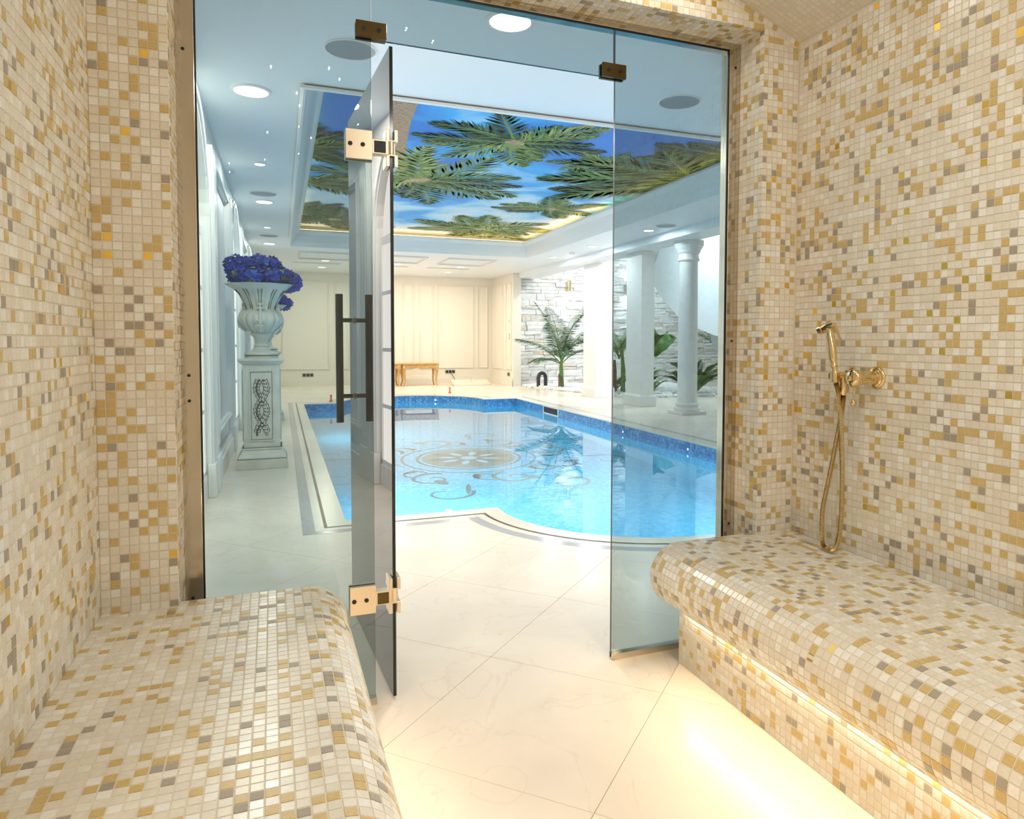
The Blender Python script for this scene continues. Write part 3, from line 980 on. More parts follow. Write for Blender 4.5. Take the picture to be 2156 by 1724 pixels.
# underwater lamps
def pool_lamp(x, y, z, d, face='pool_lamp_face', r=.09, watts=W_POOL, label='round underwater lamp in the pool wall', nm='pool_lamp', grp='underwater lamps'):
    t = thing(nm, label, 'light', (x, y, z), math.atan2(d[1], d[0]), grp)
    b = MB(); b.lathe([(r*1.25, 0), (r*1.25, .008), (r, .012), (r, .004)], 20, caps=False); b.xform(Matrix.Rotation(PI/2, 4, 'Y')); b.build('bezel', 'steel', t)
    b = MB(); b.lathe([(r, .004), (r, .006)], 20); b.xform(Matrix.Rotation(PI/2, 4, 'Y')); b.build('lens', face, t)
    if watts: area_light('lamp', t, (.02, 0, 0), (1, 0, 0), r*2, watts, (.82, .95, 1))
    return t
for x, y, d, l in ((.9, PY0, (0, 1), 'left part of the near pool wall'), (3.8, PY0, (0, 1), 'right part of the near pool wall'), (PX0, 4.6, (1, 0), 'near half of the left pool wall'), (PX0, 8.8, (1, 0), 'far half of the left pool wall')):
    pool_lamp(x, y, -.65, d, label='round underwater lamp in the '+l)
for x, y, d, l in ((PX1, 4.73, (-1, 0), 'right waterline nearest the viewer'), (PX1, 6.34, (-1, 0), 'right waterline farther off'), (CXP+.62, PY1+.013+math.sqrt(1.313**2-.62**2), (-.5, -1), 'curved far end of the pool')):
    pool_lamp(x, y, -.10, d, 'pool_dot', .014, 0, 'tiny blue marker light in the tiles of the '+l, 'marker_light', 'blue marker lights')
t = thing('pool_skimmer', 'rectangular skimmer opening in the far right pool wall', 'skimmer', (PX1, 9.05, -.075))
m = MB(); m.box(-.012, 0, -.36, .36, .05, .065); m.box(-.012, 0, -.36, .36, -.065, -.05); m.box(-.012, 0, -.36, -.33, -.05, .05); m.box(-.012, 0, .33, .36, -.05, .05); m.build('frame', 'white_trim', t)
MB().box(-.004, 0, -.33, .33, -.05, .05).build('mouth', 'black', t)

# ------------------------------------------------------------------ pool room shell
H = 2.76
YFAR = 16.0
CO = (.195, 4.52, 2.82, 10.9)           # coffer opening at ceiling level
def shell(name, m, mats, label):
    o = m.build(name, mats); o.matrix_world = ROOM
    return tag(o, label, kind='structure')
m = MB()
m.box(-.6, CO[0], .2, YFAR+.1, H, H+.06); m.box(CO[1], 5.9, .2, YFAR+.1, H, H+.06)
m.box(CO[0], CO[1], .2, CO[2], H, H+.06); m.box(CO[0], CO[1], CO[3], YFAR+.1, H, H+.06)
ceil = shell('ceiling', m, 'blue_bounce_white', 'white ceiling of the pool room with a deep mural coffer')
shell('ceiling_coffer', MB().box(-.2, 5.0, 2.2, 11.5, 3.22, 3.3), 'blue_bounce_white', 'hidden slab above the mural')
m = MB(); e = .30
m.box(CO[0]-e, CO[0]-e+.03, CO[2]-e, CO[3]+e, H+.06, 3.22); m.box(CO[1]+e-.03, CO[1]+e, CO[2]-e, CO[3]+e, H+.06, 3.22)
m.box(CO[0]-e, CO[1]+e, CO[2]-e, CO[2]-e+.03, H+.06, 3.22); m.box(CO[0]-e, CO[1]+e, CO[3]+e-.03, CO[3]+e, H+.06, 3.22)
shell('ceiling_cove', m, 'blue_bounce_white', 'hidden cove walls round the mural')
# cornice: moulded frame hanging in the coffer
prof = [(0, 0), (-.035, -.012), (-.035, -.03), (-.015, -.035), (0.0, -.03), (.01, -.012), (.02, .0), (.05, .05), (.075, .11), (.10, .165), (.135, .20), (.15, .22), (.15, .245), (.115, .245), (0.0, .06)]
cm = MB()
x0, x1, y0, y1 = CO
loops = []
for d, z in prof:
    loops.append([(x0+d, y0+d, H+z), (x1-d, y0+d, H+z), (x1-d, y1-d, H+z), (x0+d, y1-d, H+z)])
for A, B in zip(loops, loops[1:]+loops[:1]):
    cm.strip(A, B, closed=True)
shell('trim_6', cm, 'white_trim', 'moulded white cornice framing the ceiling mural')
# LED cove strips lying on the back of the cornice
ct = thing('cove_led', 'warm LED strip hidden behind the cornice of the mural', 'light', (0, 0, H))
m = MB(); q = .118
m.box(x0+.06, x0+q, y0+q, y1-q, .248, .256); m.build('led_line', 'led_cove', ct)
m = MB(); m.box(x1-q, x1-.06, y0+q, y1-q, .248, .256); m.build('led_line', 'led_cove', ct)
m = MB(); m.box(x0+q, x1-q, y1-q, y1-.06, .248, .256); m.build('led_line', 'led_cove', ct)
m = MB(); m.box(x0+q, x1-q, y0+.06, y0+q, .248, .256); m.build('led_line', 'led_cove', ct)

# left wall with arched windows
XA = -.47
WC = (2.72, 6.72, 10.72, 14.3); WH = .70; ZSP = 1.88
m = MB(); m.box(XA-.25, XA-.10, .2, YFAR+.1, 0, H)
def wall_bay(y0_, y1_): m.box(XA-.10, XA, y0_, y1_, 0, H)
edge = .2
for c in WC:
    wall_bay(edge, c-WH); edge = c+WH
    # spandrel over the arch
    A = []; B = []
    for i in range(25):
        a = PI*i/24
        A.append((c+WH*math.cos(a), ZSP+WH*math.sin(a))); B.append((c+WH*math.cos(a), H))
    m.strip([(XA, y, z) for y, z in A], [(XA, y, z) for y, z in B])
    m.strip([(XA-.10, y, z) for y, z in A], [(XA, y, z) for y, z in A])
    m.box(XA-.10, XA, c-WH, c+WH, 0, .16)
wall_bay(edge, YFAR+.1)
wl = shell('wall_pool_left', m, 'white_wall', 'white panelled wall with arched windows along the left of the pool')
def window(i, c):
    o = bpy.data.objects.new('window_%d' % i, None); COL.objects.link(o); o.matrix_world = ROOM @ Matrix.Translation((XA, c, 0))
    tag(o, ('nearest', 'second', 'third', 'farthest')[i-1]+' arched window with lit frosted panes in the left pool room wall', kind='structure')
    g = .016
    cols = [(-WH+.03, -g), (g, WH-.03)]
    rows = [(.20, .60), (.63, 1.03), (1.06, 1.46), (1.49, 1.84)]
    for a, b in cols:
        for z0, z1 in rows:
            MB().box(-.030, -.020, a, b, z0, z1).build('pane', 'window_glow', o)
    for sg in (-1, 1):
        m = MB(); A = [(sg*g, ZSP+.02)]+[(sg*max(g, (WH-.05)*math.cos(PI/2*k/12)), ZSP+.02+(WH-.05)*math.sin(PI/2*k/12)) for k in range(13)]
        m.add([(-.020, y, z) for y, z in A], [tuple(range(len(A)))])
        m.add([(-.030, y, z) for y, z in A], [tuple(range(len(A)))])
        m.build('arch_pane', 'window_glow', o)
    m = MB(); m.box(-.045, -.012, -g, g, .16, ZSP+WH-.03)
    for z in (.615, 1.045, 1.475): m.box(-.045, -.014, -WH, WH, z-.014, z+.014)
    m.box(-.045, -.01, -WH, WH, 1.84, 1.90)
    m.box(-.045, -.008, -WH, -WH+.03, .16, ZSP); m.box(-.045, -.008, WH-.03, WH, .16, ZSP); m.box(-.045, -.008, -WH, WH, .14, .20)
    m.build('window_frame', 'white_trim', o)
    # arched casing proud of the wall
    m = MB()
    for r, wd, pr in ((WH, .10, .028), (WH+.02, .045, .042)):
        A = [(-r, .24)]+[(-r*math.cos(PI*k/24), ZSP+r*math.sin(PI*k/24)) for k in range(25)]+[(r, .24)]
        ro = r+wd
        B = [(-ro, .24)]+[(-ro*math.cos(PI*k/24), ZSP+ro*math.sin(PI*k/24)) for k in range(25)]+[(ro, .24)]
        m.strip([(pr, y, z) for y, z in A], [(pr, y, z) for y, z in B])
        m.strip([(0, y, z) for y, z in A], [(pr, y, z) for y, z in A]); m.strip([(pr, y, z) for y, z in B], [(0, y, z) for y, z in B])
    m.build('casing', 'white_trim', o)
    for sg in (-1, 1):
        a, b = sorted((sg*(WH-.01), sg*(WH+.12)))
        MB().box(0, .055, a, b, 0, .24).build('plinth', 'white_trim', o, bevel=.006)
for i, c in enumerate(WC): window(i+1, c)
def frame_part(parent, name, M, w_, h_, t=.035, pr=.022, mat_='white_trim'):
    """raised moulding rectangle in local yz, centred"""
    m = MB()
    for d, tt, p in ((0, t, pr), (t*.3, t*.35, pr*1.5)):
        a, b = w_/2-d, h_/2-d
        for q in ((-a, a, b-tt, b), (-a, a, -b, -b+tt)): m.box(0, p, q[0], q[1], q[2], q[3])
        for q in ((-a, -a+tt, -b+tt, b-tt), (a-tt, a, -b+tt, b-tt)): m.box(0, p, q[0], q[1], q[2], q[3])
    return m.build(name, mat_, parent, M=M)
for c in (4.72, 8.72, 12.6):
    frame_part(wl, 'panel_moulding', Matrix.Translation((XA, c, 1.42)), 1.5, 2.1, .05, .03)
    for sg in (-1, 1):
        MB().box(XA, XA+.05, c+sg*1.0-.11, c+sg*1.0+.11, .24, 2.52).build('pilaster', 'white_trim', wl, bevel=.006)
        m = MB()
        for k in range(4): m.box(XA+.05, XA+.056, c+sg*1.0-.085+k*.047, c+sg*1.0-.055+k*.047, .34, 2.40)
        m.build('pilaster_reed', 'white_trim', wl)
        MB().box(XA, XA+.065, c+sg*1.0-.13, c+sg*1.0+.13, 0, .26).build('plinth', 'white_trim', wl, bevel=.006)
bb = MB(); lastb = .25
segs = []
for c in WC:
    segs.append((lastb, c-WH-.1)); lastb = c+WH+.1
segs.append((lastb, YFAR))
for a, b in segs:
    if b > a:
        bb.box(XA, XA+.03, a, b, 0, .19); bb.box(XA, XA+.045, a, b, 0, .15); bb.box(XA, XA+.02, a, b, .19, .215)
shell('baseboard_left', bb, 'white_trim', 'white moulded baseboard along the left pool room wall')

# far wall
m = MB(); m.box(-.72, 5.5, YFAR, YFAR+.12, 0, H)
wf = shell('wall_pool_far', m, 'cream_wall', 'cream panelled wall at the far end of the pool')
FM = Matrix.Rotation(-PI/2, 4, 'Z')
for xa, xb in ((.05, 1.13), (1.26, 1.60), (1.74, 2.72), (2.92, 3.20), (3.34, 3.70), (3.80, 4.78), (4.88, 5.17)):
    frame_part(wf, 'panel_moulding', Matrix.Translation(((xa+xb)/2, YFAR, 1.47)) @ FM, xb-xa, 2.16, .03, .02, 'cream_wall')
bb = MB(); bb.box(XA, 5.3, YFAR-.03, YFAR, 0, .2); bb.box(XA, 5.3, YFAR-.045, YFAR, 0, .15)
shell('baseboard_far', bb, 'cream_wall', 'cream baseboard along the far pool room wall')
m = MB(); m.box(5.3, 5.5, 14.2, YFAR, 0, H)
wr = shell('wall_pool_return', m, 'cream_wall', 'cream panelled return wall right of the far wall')
for ya, yb in ((15.0, 15.85), (14.3, 14.75)):
    frame_part(wr, 'panel_moulding', Matrix.Translation((5.3, (ya+yb)/2, 1.47)) @ Matrix.Rotation(PI, 4, 'Z'), yb-ya, 2.16, .03, .02, 'cream_wall')
bb = MB(); bb.box(5.27, 5.3, 14.2, YFAR, 0, .2); bb.box(5.255, 5.3, 14.2, YFAR, 0, .15)
shell('baseboard_return', bb, 'cream_wall', 'cream baseboard of the return wall')
# wall between steam room and pool room, right closing walls
m = MB(); m.box(-.72, JL-.005, .18, .24, 0, 3.3); m.box(XR+.05, 12.0, .18, .24, 0, 3.8); m.box(JL-.005, XR+.05, .18, .24, SOFF+.04, 3.3)
shell('wall_pool_near', m, 'white_wall', 'white wall between steam room and pool room')
m = MB(); m.box(12.0, 12.12, .2, 14.6, 0, 3.8)
shell('wall_pool_right', m, 'white_wall', 'white wall far right beyond the winter garden')
shell('floor_garden', MB().box(9.4, 12.1, .2, 14.6, -.1, -.001), 'marble_floor', 'marble floor beyond the column')
shell('ceiling_garden', MB().box(5.75, 12.1, .2, 14.6, 3.7, 3.8), 'blue_bounce_white', 'higher white ceiling over the winter garden')
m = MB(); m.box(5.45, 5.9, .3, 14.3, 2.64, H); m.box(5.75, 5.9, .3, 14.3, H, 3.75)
shell('trim_7', m, 'blue_bounce_white', 'white beam carried by the pillars')

# recessed frames, vents in the far ceiling
for xa, xb, ya, yb in ((.35, 1.35, 11.75, 12.9), (1.75, 2.75, 11.75, 12.9), (3.15, 4.15, 11.75, 12.9)):
    frame_part(ceil, 'ceiling_moulding', Matrix.Translation(((xa+xb)/2, (ya+yb)/2, H)) @ Matrix.Rotation(PI/2, 4, 'Y'), yb-ya, xb-xa, .035, .02, 'cream_wall')
for x in (.75, 2.2, 3.6):
    t = thing('air_vent', 'long slot air vent in the far ceiling, '+('left' if x < 1 else 'middle' if x < 3 else 'right')+' of three', 'vent', (x, 13.75, H), 0, 'ceiling slot vents')
    MB().box(-.5, .5, -.045, .045, -.012, -.001).build('frame', 'white_trim', t)
    MB().box(-.47, .47, -.022, .022, -.014, -.012).build('slot', 'speaker_grille', t)
# downlights and loudspeakers
def downlight(x, y, r, watts, label, grp, col=(1, .93, .82), face='lamp_white'):
    t = thing('downlight', label, 'light', (x, y, H), 0, grp)
    b = MB(); b.lathe([(r*1.22, 0), (r*1.2, -.008), (r*1.02, -.012), (r, -.004), (r, 0)], 28, caps=False); b.build('trim_ring', 'white_trim', t, smooth=True)
    b = MB(); b.lathe([(r, -.004), (r, -.003)], 28); b.build('diffuser', face, t)
    area_light('lamp', t, (0, 0, -.016), (0, 0, -1), r*1.9, watts, col)
    return t
big = 'large downlights of the pool room'; sm = 'small downlights of the pool room'
downlight(-.14, 3.06, .105, W_DOWN, 'large round downlight nearest in the left ceiling strip', big)
downlight(-.14, 7.03, .09, W_DOWN*.8, 'large downlight just behind the first loudspeaker of the left strip', big)
downlight(-.14, 10.9, .09, W_DOWN*.8, 'large downlight at the far end of the left ceiling strip', big)
downlight(1.14, 1.47, .105, W_DOWN, 'large round downlight above the door opening', big)
downlight(3.6, 1.47, .105, W_DOWN, 'large round downlight hidden behind the right pier', big)
downlight(-.14, 5.11, .045, W_SMALL, 'small downlight between the two large ones of the left strip', sm)
downlight(-.14, 9.05, .045, W_SMALL, 'small downlight above the hydrangeas', sm)
downlight(5.12, 7.18, .075, W_DOWN*.7, 'downlight beside the beam nearest the round column', big, (.92, .96, 1))
downlight(5.07, 9.09, .075, W_DOWN*.7, 'downlight beside the beam above the middle pillar', big, (.92, .96, 1))
downlight(5.03, 10.85, .075, W_DOWN*.7, 'downlight beside the beam above the far pillar', big, (.92, .96, 1))
for x, y, l in ((.9, 13.2, 'front left'), (.9, 14.6, 'rear left'), (2.4, 13.25, 'front middle'), (3.8, 13.35, 'front right'), (3.8, 14.65, 'rear right'), (2.35, 14.6, 'rear middle')):
    downlight(x, y, .085, W_DOWN*.62, 'round downlight in the far ceiling, '+l+' of six', 'downlights before the far wall', (1, .86, .66), 'lamp_far')
def speaker(x, y, r, label):
    t = thing('ceiling_speaker', label, 'loudspeaker', (x, y, H), 0, 'round ceiling loudspeakers')
    b = MB(); b.lathe([(r, 0), (r*.995, -.007), (r*.95, -.009), (r*.94, -.004)], 36, caps=False); b.build('rim', 'white_trim', t, smooth=True)
    b = MB(); b.lathe([(r*.94, -.005), (r*.94, -.004)], 36); b.build('grille', 'speaker_grille', t)
speaker(.41, 2.14, .145, 'round grey ceiling loudspeaker left of the door')
speaker(2.59, 2.2, .145, 'round grey ceiling loudspeaker seen through the right glass pane')
speaker(-.14, 6.54, .145, 'round loudspeaker in the left ceiling strip nearer the viewer')
speaker(-.13, 9.95, .145, 'round loudspeaker in the left ceiling strip farther away')
speaker(5.15, 6.73, .145, 'round loudspeaker in the right ceiling strip by the beam')
t = thing('smoke_detector', 'small white smoke detector by the beam', 'detector', (5.1, 10.05, H))
b = MB(); b.lathe([(.055, 0), (.055, -.02), (.04, -.04), (.02, -.045)], 20); b.build('body', 'white_trim', t, smooth=True)
b = MB(); b.lathe([(.0405, -.032), (.0405, -.036)], 20); b.build('slot_ring', 'black', t)

# ------------------------------------------------------------------ ceiling mural: printed sky with palms seen from below
mx0, mx1, my0, my1 = CO[0]-.18, CO[1]+.18, CO[2]-.18, CO[3]+.18
ZM = 3.10
mural = thing('ceiling_mural', 'printed ceiling mural of palm crowns against a blue sky', 'mural', (0, 0, ZM))
MB().box(mx0, mx1, my0, my1, 0, .012).build('sky_panel', 'sky_print', mural)
layer = [0]
GREENS = ['print_dark', 'print_green', 'print_olive', 'print_lime', 'print_tan']
def inside(p): return mx0+.01 < p[0] < mx1-.01 and my0+.01 < p[1] < my1-.01
def print_frond(m, rng, c, ang, L, curve, tone, z, dens=34):
    pts = []; x, y = c; a = ang; n = 16; st = L/n
    for i in range(n+1):
        pts.append((x, y, a)); x += st*math.cos(a); y += st*math.sin(a); a += curve/n
    def tri(p, q, r, mi):
        if inside(p) and inside(q) and inside(r): m.add([(p[0], p[1], z), (q[0], q[1], z), (r[0], r[1], z)], [(0, 2, 1)], mi)
    for i in range(n):
        w0 = .018*L*(1-i/n)+.004; w1 = .018*L*(1-(i+1)/n)+.004
        (xa, ya, aa), (xb, yb, ab) = pts[i], pts[i+1]
        P = [(xa-w0*math.sin(aa), ya+w0*math.cos(aa)), (xa+w0*math.sin(aa), ya-w0*math.cos(aa)), (xb+w1*math.sin(ab), yb-w1*math.cos(ab)), (xb-w1*math.sin(ab), yb+w1*math.cos(ab))]
        tri(P[0], P[1], P[2], 2); tri(P[0], P[2], P[3], 2)
    for k in range(dens):
        t = .06+.94*(k+.5)/dens
        f = t*n; i = min(n-1, int(f)); fr = f-i
        bx = pts[i][0]+(pts[i+1][0]-pts[i][0])*fr; by = pts[i][1]+(pts[i+1][1]-pts[i][1])*fr; ba = pts[i][2]
        ll = L*(.30*math.sin(PI*(t*.80+.17))+.03)
        for sg in (-1, 1):
            la = ba+sg*(1.02-.5*t+rng.uniform(-.16, .16))
            l = ll*rng.uniform(.75, 1.1); wd = .0125*L*rng.uniform(.8, 1.3)
            tip = (bx+l*math.cos(la), by+l*math.sin(la))
            mid = (bx+.45*l*math.cos(la), by+.45*l*math.sin(la))
            nx, ny = -math.sin(la)*wd, math.cos(la)*wd
            r = rng.random()
            mi = tone if r < .6 else (max(0, tone-1) if r < .8 else min(3, tone+1))
            tri((bx, by), (mid[0]-nx, mid[1]-ny), (mid[0]+nx, mid[1]+ny), mi)
            tri((mid[0]+nx, mid[1]+ny), (mid[0]-nx, mid[1]-ny), tip, mi)
def print_palm(cx, cy, L, seed, n=13, a0=0, a1=2*PI, tones=(0, 1, 1, 2, 3), trunk=None, tw=(.1, .07), dens=34, heart=True):
    rng = random.Random(seed)
    layer[0] += 1
    root = bpy.data.objects.new('palm_print', None); COL.objects.link(root); root.parent = mural
    zb = -.0012*layer[0]
    if trunk:
        m = MB(); T = [Vector((x, y)) for x, y in trunk]; A = []; B = []
        for i, p in enumerate(T):
            d = (T[min(i+1, len(T)-1)]-T[max(i-1, 0)]).normalized(); nn = Vector((-d.y, d.x)); w_ = tw[0]+(tw[1]-tw[0])*i/(len(T)-1)
            A.append((p.x+nn.x*w_, p.y+nn.y*w_, zb+.0004)); B.append((p.x-nn.x*w_, p.y-nn.y*w_, zb+.0004))
        m.strip(A, B); m.build('trunk', 'print_bark' if tw[0] > .09 else 'print_tan', root)
    m = MB()
    for k in range(n):
        a = a0+(a1-a0)*(k+.5)/n+rng.uniform(-.14, .14)
        print_frond(m, rng, (cx, cy), a, L*rng.uniform(.75, 1.1), rng.uniform(-.9, .9), rng.choice(tones), zb-.00005*k, dens)
    if m.f: m.build('fronds', GREENS, root)
    if heart:
        m = MB()
        for k in range(9):
            a = rng.uniform(0, 2*PI); r = rng.uniform(0, .10*L); q = .055*L*rng.uniform(.6, 1.2)
            c = (cx+r*math.cos(a), cy+r*math.sin(a))
            if inside(c): m.add([(c[0]+q*math.cos(j*PI/4)*rng.uniform(.7, 1.2), c[1]+q*math.sin(j*PI/4), zb-.0008-.00012*k) for j in range(8)], [tuple(reversed(range(8)))], rng.choice((0, 0, 1)))
        if m.f: m.build('heart', ['print_bark', 'print_tan'], root)
print_palm(1.62, 6.75, 1.45, 1, 14, trunk=[(.86, 2.7), (.95, 3.6), (1.02, 4.5), (1.13, 5.3), (1.32, 6.1), (1.60, 6.75)], tw=(.17, .075))
print_palm(2.24, 4.72, .92, 2, 14, trunk=[(3.1, 3.35), (2.9, 3.65), (2.62, 4.05), (2.38, 4.45), (2.24, 4.72)], tw=(.035, .055), tones=(0, 0, 1, 1, 2))
print_palm(3.45, 5.15, .62, 3, 6, 2.2, 5.6, tones=(2, 2, 3), heart=False)
print_palm(4.55, 4.35, .95, 4, 14, tones=(0, 0, 0, 1))
print_palm(5.0, 5.6, 1.9, 5, 7, 2.2, 4.0, tones=(0, 1, 1, 2), dens=46)
print_palm(3.85, 7.85, .85, 6, 11, trunk=[(5.0, 8.05), (4.6, 8.05), (4.2, 7.95), (3.9, 7.85)], tw=(.03, .045), tones=(0, 1, 2))
print_palm(3.35, 10.1, 1.35, 7, 13, tones=(1, 2, 2, 3))
print_palm(.15, 5.6, .85, 8, 9, -1.2, 1.5, tones=(0, 0, 1, 2))
print_palm(.10, 7.3, 1.3, 9, 3, -.4, .5, tones=(0, 1, 2), heart=False)
print_palm(.85, 10.0, 1.1, 10, 16, tones=(0, 0, 0, 1))
print_palm(.30, 9.2, .8, 11, 8, tones=(0, 1, 1), heart=False)

# ------------------------------------------------------------------ urns on pedestals with hydrangeas
def leaf_branch(m, pts, sg):
    m.tube(pts, .0045, 6)
    n = len(pts)
    for i in range(2, n-1, 2):
        p = Vector(pts[i]); d = (Vector(pts[i+1])-Vector(pts[i-1])).normalized()
        for s2 in (-1, 1):
            side = Vector((d.z, 0, -d.x))*s2
            tip = p+d*.024+side*.022
            mid = p+d*.009+side*.014
            q = d*.007-side*.005
            m.add([p, mid+q+Vector((0, -.004, 0)), tip, mid-q+Vector((0, -.004, 0)), mid+Vector((0, -.007, 0))], [(0, 1, 4), (1, 2, 4), (2, 3, 4), (3, 0, 4)])
def make_pedestal(label, loc):
    t = thing('pedestal', label, 'pedestal', loc, 0, 'carved flower pedestals')
    MB().box(-.205, .205, -.205, .205, 0, .085).build('plinth', 'urn_paint', t, bevel=.004)
    m = MB(); m.frustum(0, 0, .085, .10, .195, .195, .195, .195); m.frustum(0, 0, .10, .125, .195, .195, .178, .178); m.frustum(0, 0, .125, .165, .178, .178, .158, .158); m.frustum(0, 0, .165, .18, .166, .166, .166, .166)
    m.build('base_moulding', 'urn_paint', t, bevel=.003)
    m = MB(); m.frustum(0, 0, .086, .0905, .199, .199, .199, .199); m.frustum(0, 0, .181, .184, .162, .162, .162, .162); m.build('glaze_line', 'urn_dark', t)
    MB().box(-.148, .148, -.148, .148, .18, .905).build('shaft', 'urn_paint', t, bevel=.004)
    for k in range(4):
        M = Matrix.Rotation(k*PI/2, 4, 'Z') @ Matrix.Translation((0, -.148, .545)) @ Matrix.Rotation(-PI/2, 4, 'Z')
        f = frame_part(t, 'panel_frame', M, .205, .62, .014, .007, 'urn_paint')
        m = MB(); a, b = .086, .294
        for q in ((-a, a, b-.004, b), (-a, a, -b, -b+.004), (-a, -a+.004, -b, b), (a-.004, a, -b, b)): m.box(0, .0012, *q)
        m.build('groove', 'urn_dark', f)
    for sg in (-1, 1):
        pts = []
        for i in range(33):
            u = i/32; z = .285+u*.49
            x = sg*.040*math.sin(u*PI*2.5+PI*.25+.5)*(1 if u < .93 else 1.1)
            pts.append((x, -.1525-.003*sg*math.cos(u*PI*2.5), z))
        m = MB(); leaf_branch(m, pts, sg); m.build('relief_branch', 'urn_paint', t)
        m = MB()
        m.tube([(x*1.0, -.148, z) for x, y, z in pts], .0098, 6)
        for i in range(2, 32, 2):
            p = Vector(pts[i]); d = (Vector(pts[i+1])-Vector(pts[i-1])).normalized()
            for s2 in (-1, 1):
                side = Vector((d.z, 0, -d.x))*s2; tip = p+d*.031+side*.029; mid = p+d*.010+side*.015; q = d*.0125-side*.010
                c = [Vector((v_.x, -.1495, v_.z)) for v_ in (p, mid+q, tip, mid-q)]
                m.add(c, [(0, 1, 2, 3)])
        m.build('relief_outline_glaze', 'urn_dark', t)  # dark glaze outlining branch and leaves
    m = MB(); m.frustum(0, 0, .905, .915, .155, .155, .165, .165); m.frustum(0, 0, .915, .935, .165, .165, .185, .185); m.frustum(0, 0, .935, .955, .188, .188, .188, .188)
    m.build('cap', 'urn_paint', t, bevel=.003)
    return t
def make_urn(label, loc):
    t = thing('garden_urn', label, 'urn', loc, 0, 'fluted flower urns')
    m = MB(); m.lathe([(.135, 0), (.135, .018), (.125, .024), (.135, .034), (.128, .05), (.105, .058)], 48, mod=lambda r, z, a: r*(1+.03*abs(math.cos(16*a))) if .02 < z < .052 else r); m.build('foot', 'urn_paint', t, smooth=True)
    m = MB(); m.lathe([(.105, .056), (.085, .066), (.066, .085), (.056, .10), (.060, .106), (.060, .116), (.052, .122), (.050, .15), (.060, .185), (.080, .205), (.088, .212), (.080, .222)], 40, mod=lambda r, z, a: r*(1+.05*abs(math.cos(8*a))) if z > .125 else r); m.build('stem', 'urn_paint', t, smooth=True)
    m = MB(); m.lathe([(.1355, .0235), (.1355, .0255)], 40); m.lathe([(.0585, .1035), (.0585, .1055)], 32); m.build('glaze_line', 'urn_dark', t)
    prof = []
    for i in range(33):
        u = i/32
        if u < .42:
            v = u/.42; z = .218+v*.195; r = .05+.115*math.sin(v*PI*.72+.12)/math.sin(PI*.5)*1.0
        else:
            v = (u-.42)/.58; z = .413+v*.235; r = .117+.050*v+.118*v**3
        prof.append((r, z))
    def flute(r, z, a):
        if z < .40: return r*(1+.11*abs(math.sin(8*a))**.6)
        f = max(0, min(1, (z-.40)/.03))*max(0, min(1, (.62-z)/.05))
        lip = max(0, (z-.60)/.05)
        return r*(1-.10*f*(abs(math.cos(10*a))**2.5))*(1+.035*lip*math.cos(10*a))
    inner = [(prof[-1][0]-.012, prof[-1][1]-.002), (.19, .58), (.13, .46), (.02, .42)]
    m = MB(); m.lathe(prof+inner, 120, mod=flute); m.build('bowl', 'urn_paint', t, smooth=True)
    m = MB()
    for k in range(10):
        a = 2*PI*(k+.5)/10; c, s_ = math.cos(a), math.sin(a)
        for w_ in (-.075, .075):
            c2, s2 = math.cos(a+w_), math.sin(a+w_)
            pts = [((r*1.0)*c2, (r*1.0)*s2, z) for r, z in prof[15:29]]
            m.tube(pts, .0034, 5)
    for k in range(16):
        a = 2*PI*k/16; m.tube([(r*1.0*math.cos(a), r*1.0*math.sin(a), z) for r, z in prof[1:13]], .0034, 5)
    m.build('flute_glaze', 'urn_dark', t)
    for k in range(4):
        a = -PI/2+k*PI/2
        m = MB(); M = Matrix.Rotation(a+PI/2, 4, 'Z')
        spine = [(0, -.118, .235), (0, -.172, .285), (0, -.180, .33), (0, -.165, .39), (0, -.140, .44), (0, -.146, .475)]
        m.tube(spine, [.012, .014, .013, .011, .010, .006], 8)
        for i, (x, y, z) in enumerate(spine[1:]):
            for sg in (-1, 1):
                w_ = (.042, .040, .034, .036, .022)[i]
                m.tube([(0, y, z-.012), (sg*w_*.6, y+.004, z+.002), (sg*w_, y+.010, z-.004), (sg*w_*.8, y+.006, z-.018)], [.009, .009, .007, .005], 6)
        m.xform(M); m.build('acanthus_ornament', 'urn_paint', t, smooth=True)
    return t
def head_mesh():
    rng = random.Random(5); m = MB()
    m.lathe([(.001, -.066), (.045, -.05), (.066, 0), (.045, .05), (.001, .066)], 10, mi=3)
    n = 66
    for i in range(n):
        z = 1-2*(i+.5)/n; r = math.sqrt(1-z*z); a = i*2.399963
        nrm = Vector((r*math.cos(a), r*math.sin(a), z)); R_ = .080*rng.uniform(.82, 1.15)
        c = nrm*R_; u = nrm.orthogonal().normalized(); u.rotate(Matrix.Rotation(rng.uniform(0, PI), 3, nrm)); v = nrm.cross(u)
        q = .024*rng.uniform(.85, 1.2); lift = rng.uniform(.0, .8)
        mi = 0 if rng.random() < .86 else (1 if rng.random() < .72 else 2)
        for k in range(4):
            d = (u, v, -u, -v)[k]; e = (v, -u, -v, u)[k]
            tip = c+d*q*1.25+nrm*q*lift; s1 = c+d*q*.7+e*q*.62+nrm*q*.25; s2 = c+d*q*.7-e*q*.62+nrm*q*.1
            m.add([c, s2, tip, s1], [(0, 1, 2, 3)], mi)
    return m.mesh('flower_head', ['petal', 'petal_light', 'bud', 'petal_dark'])
HEAD = head_mesh()
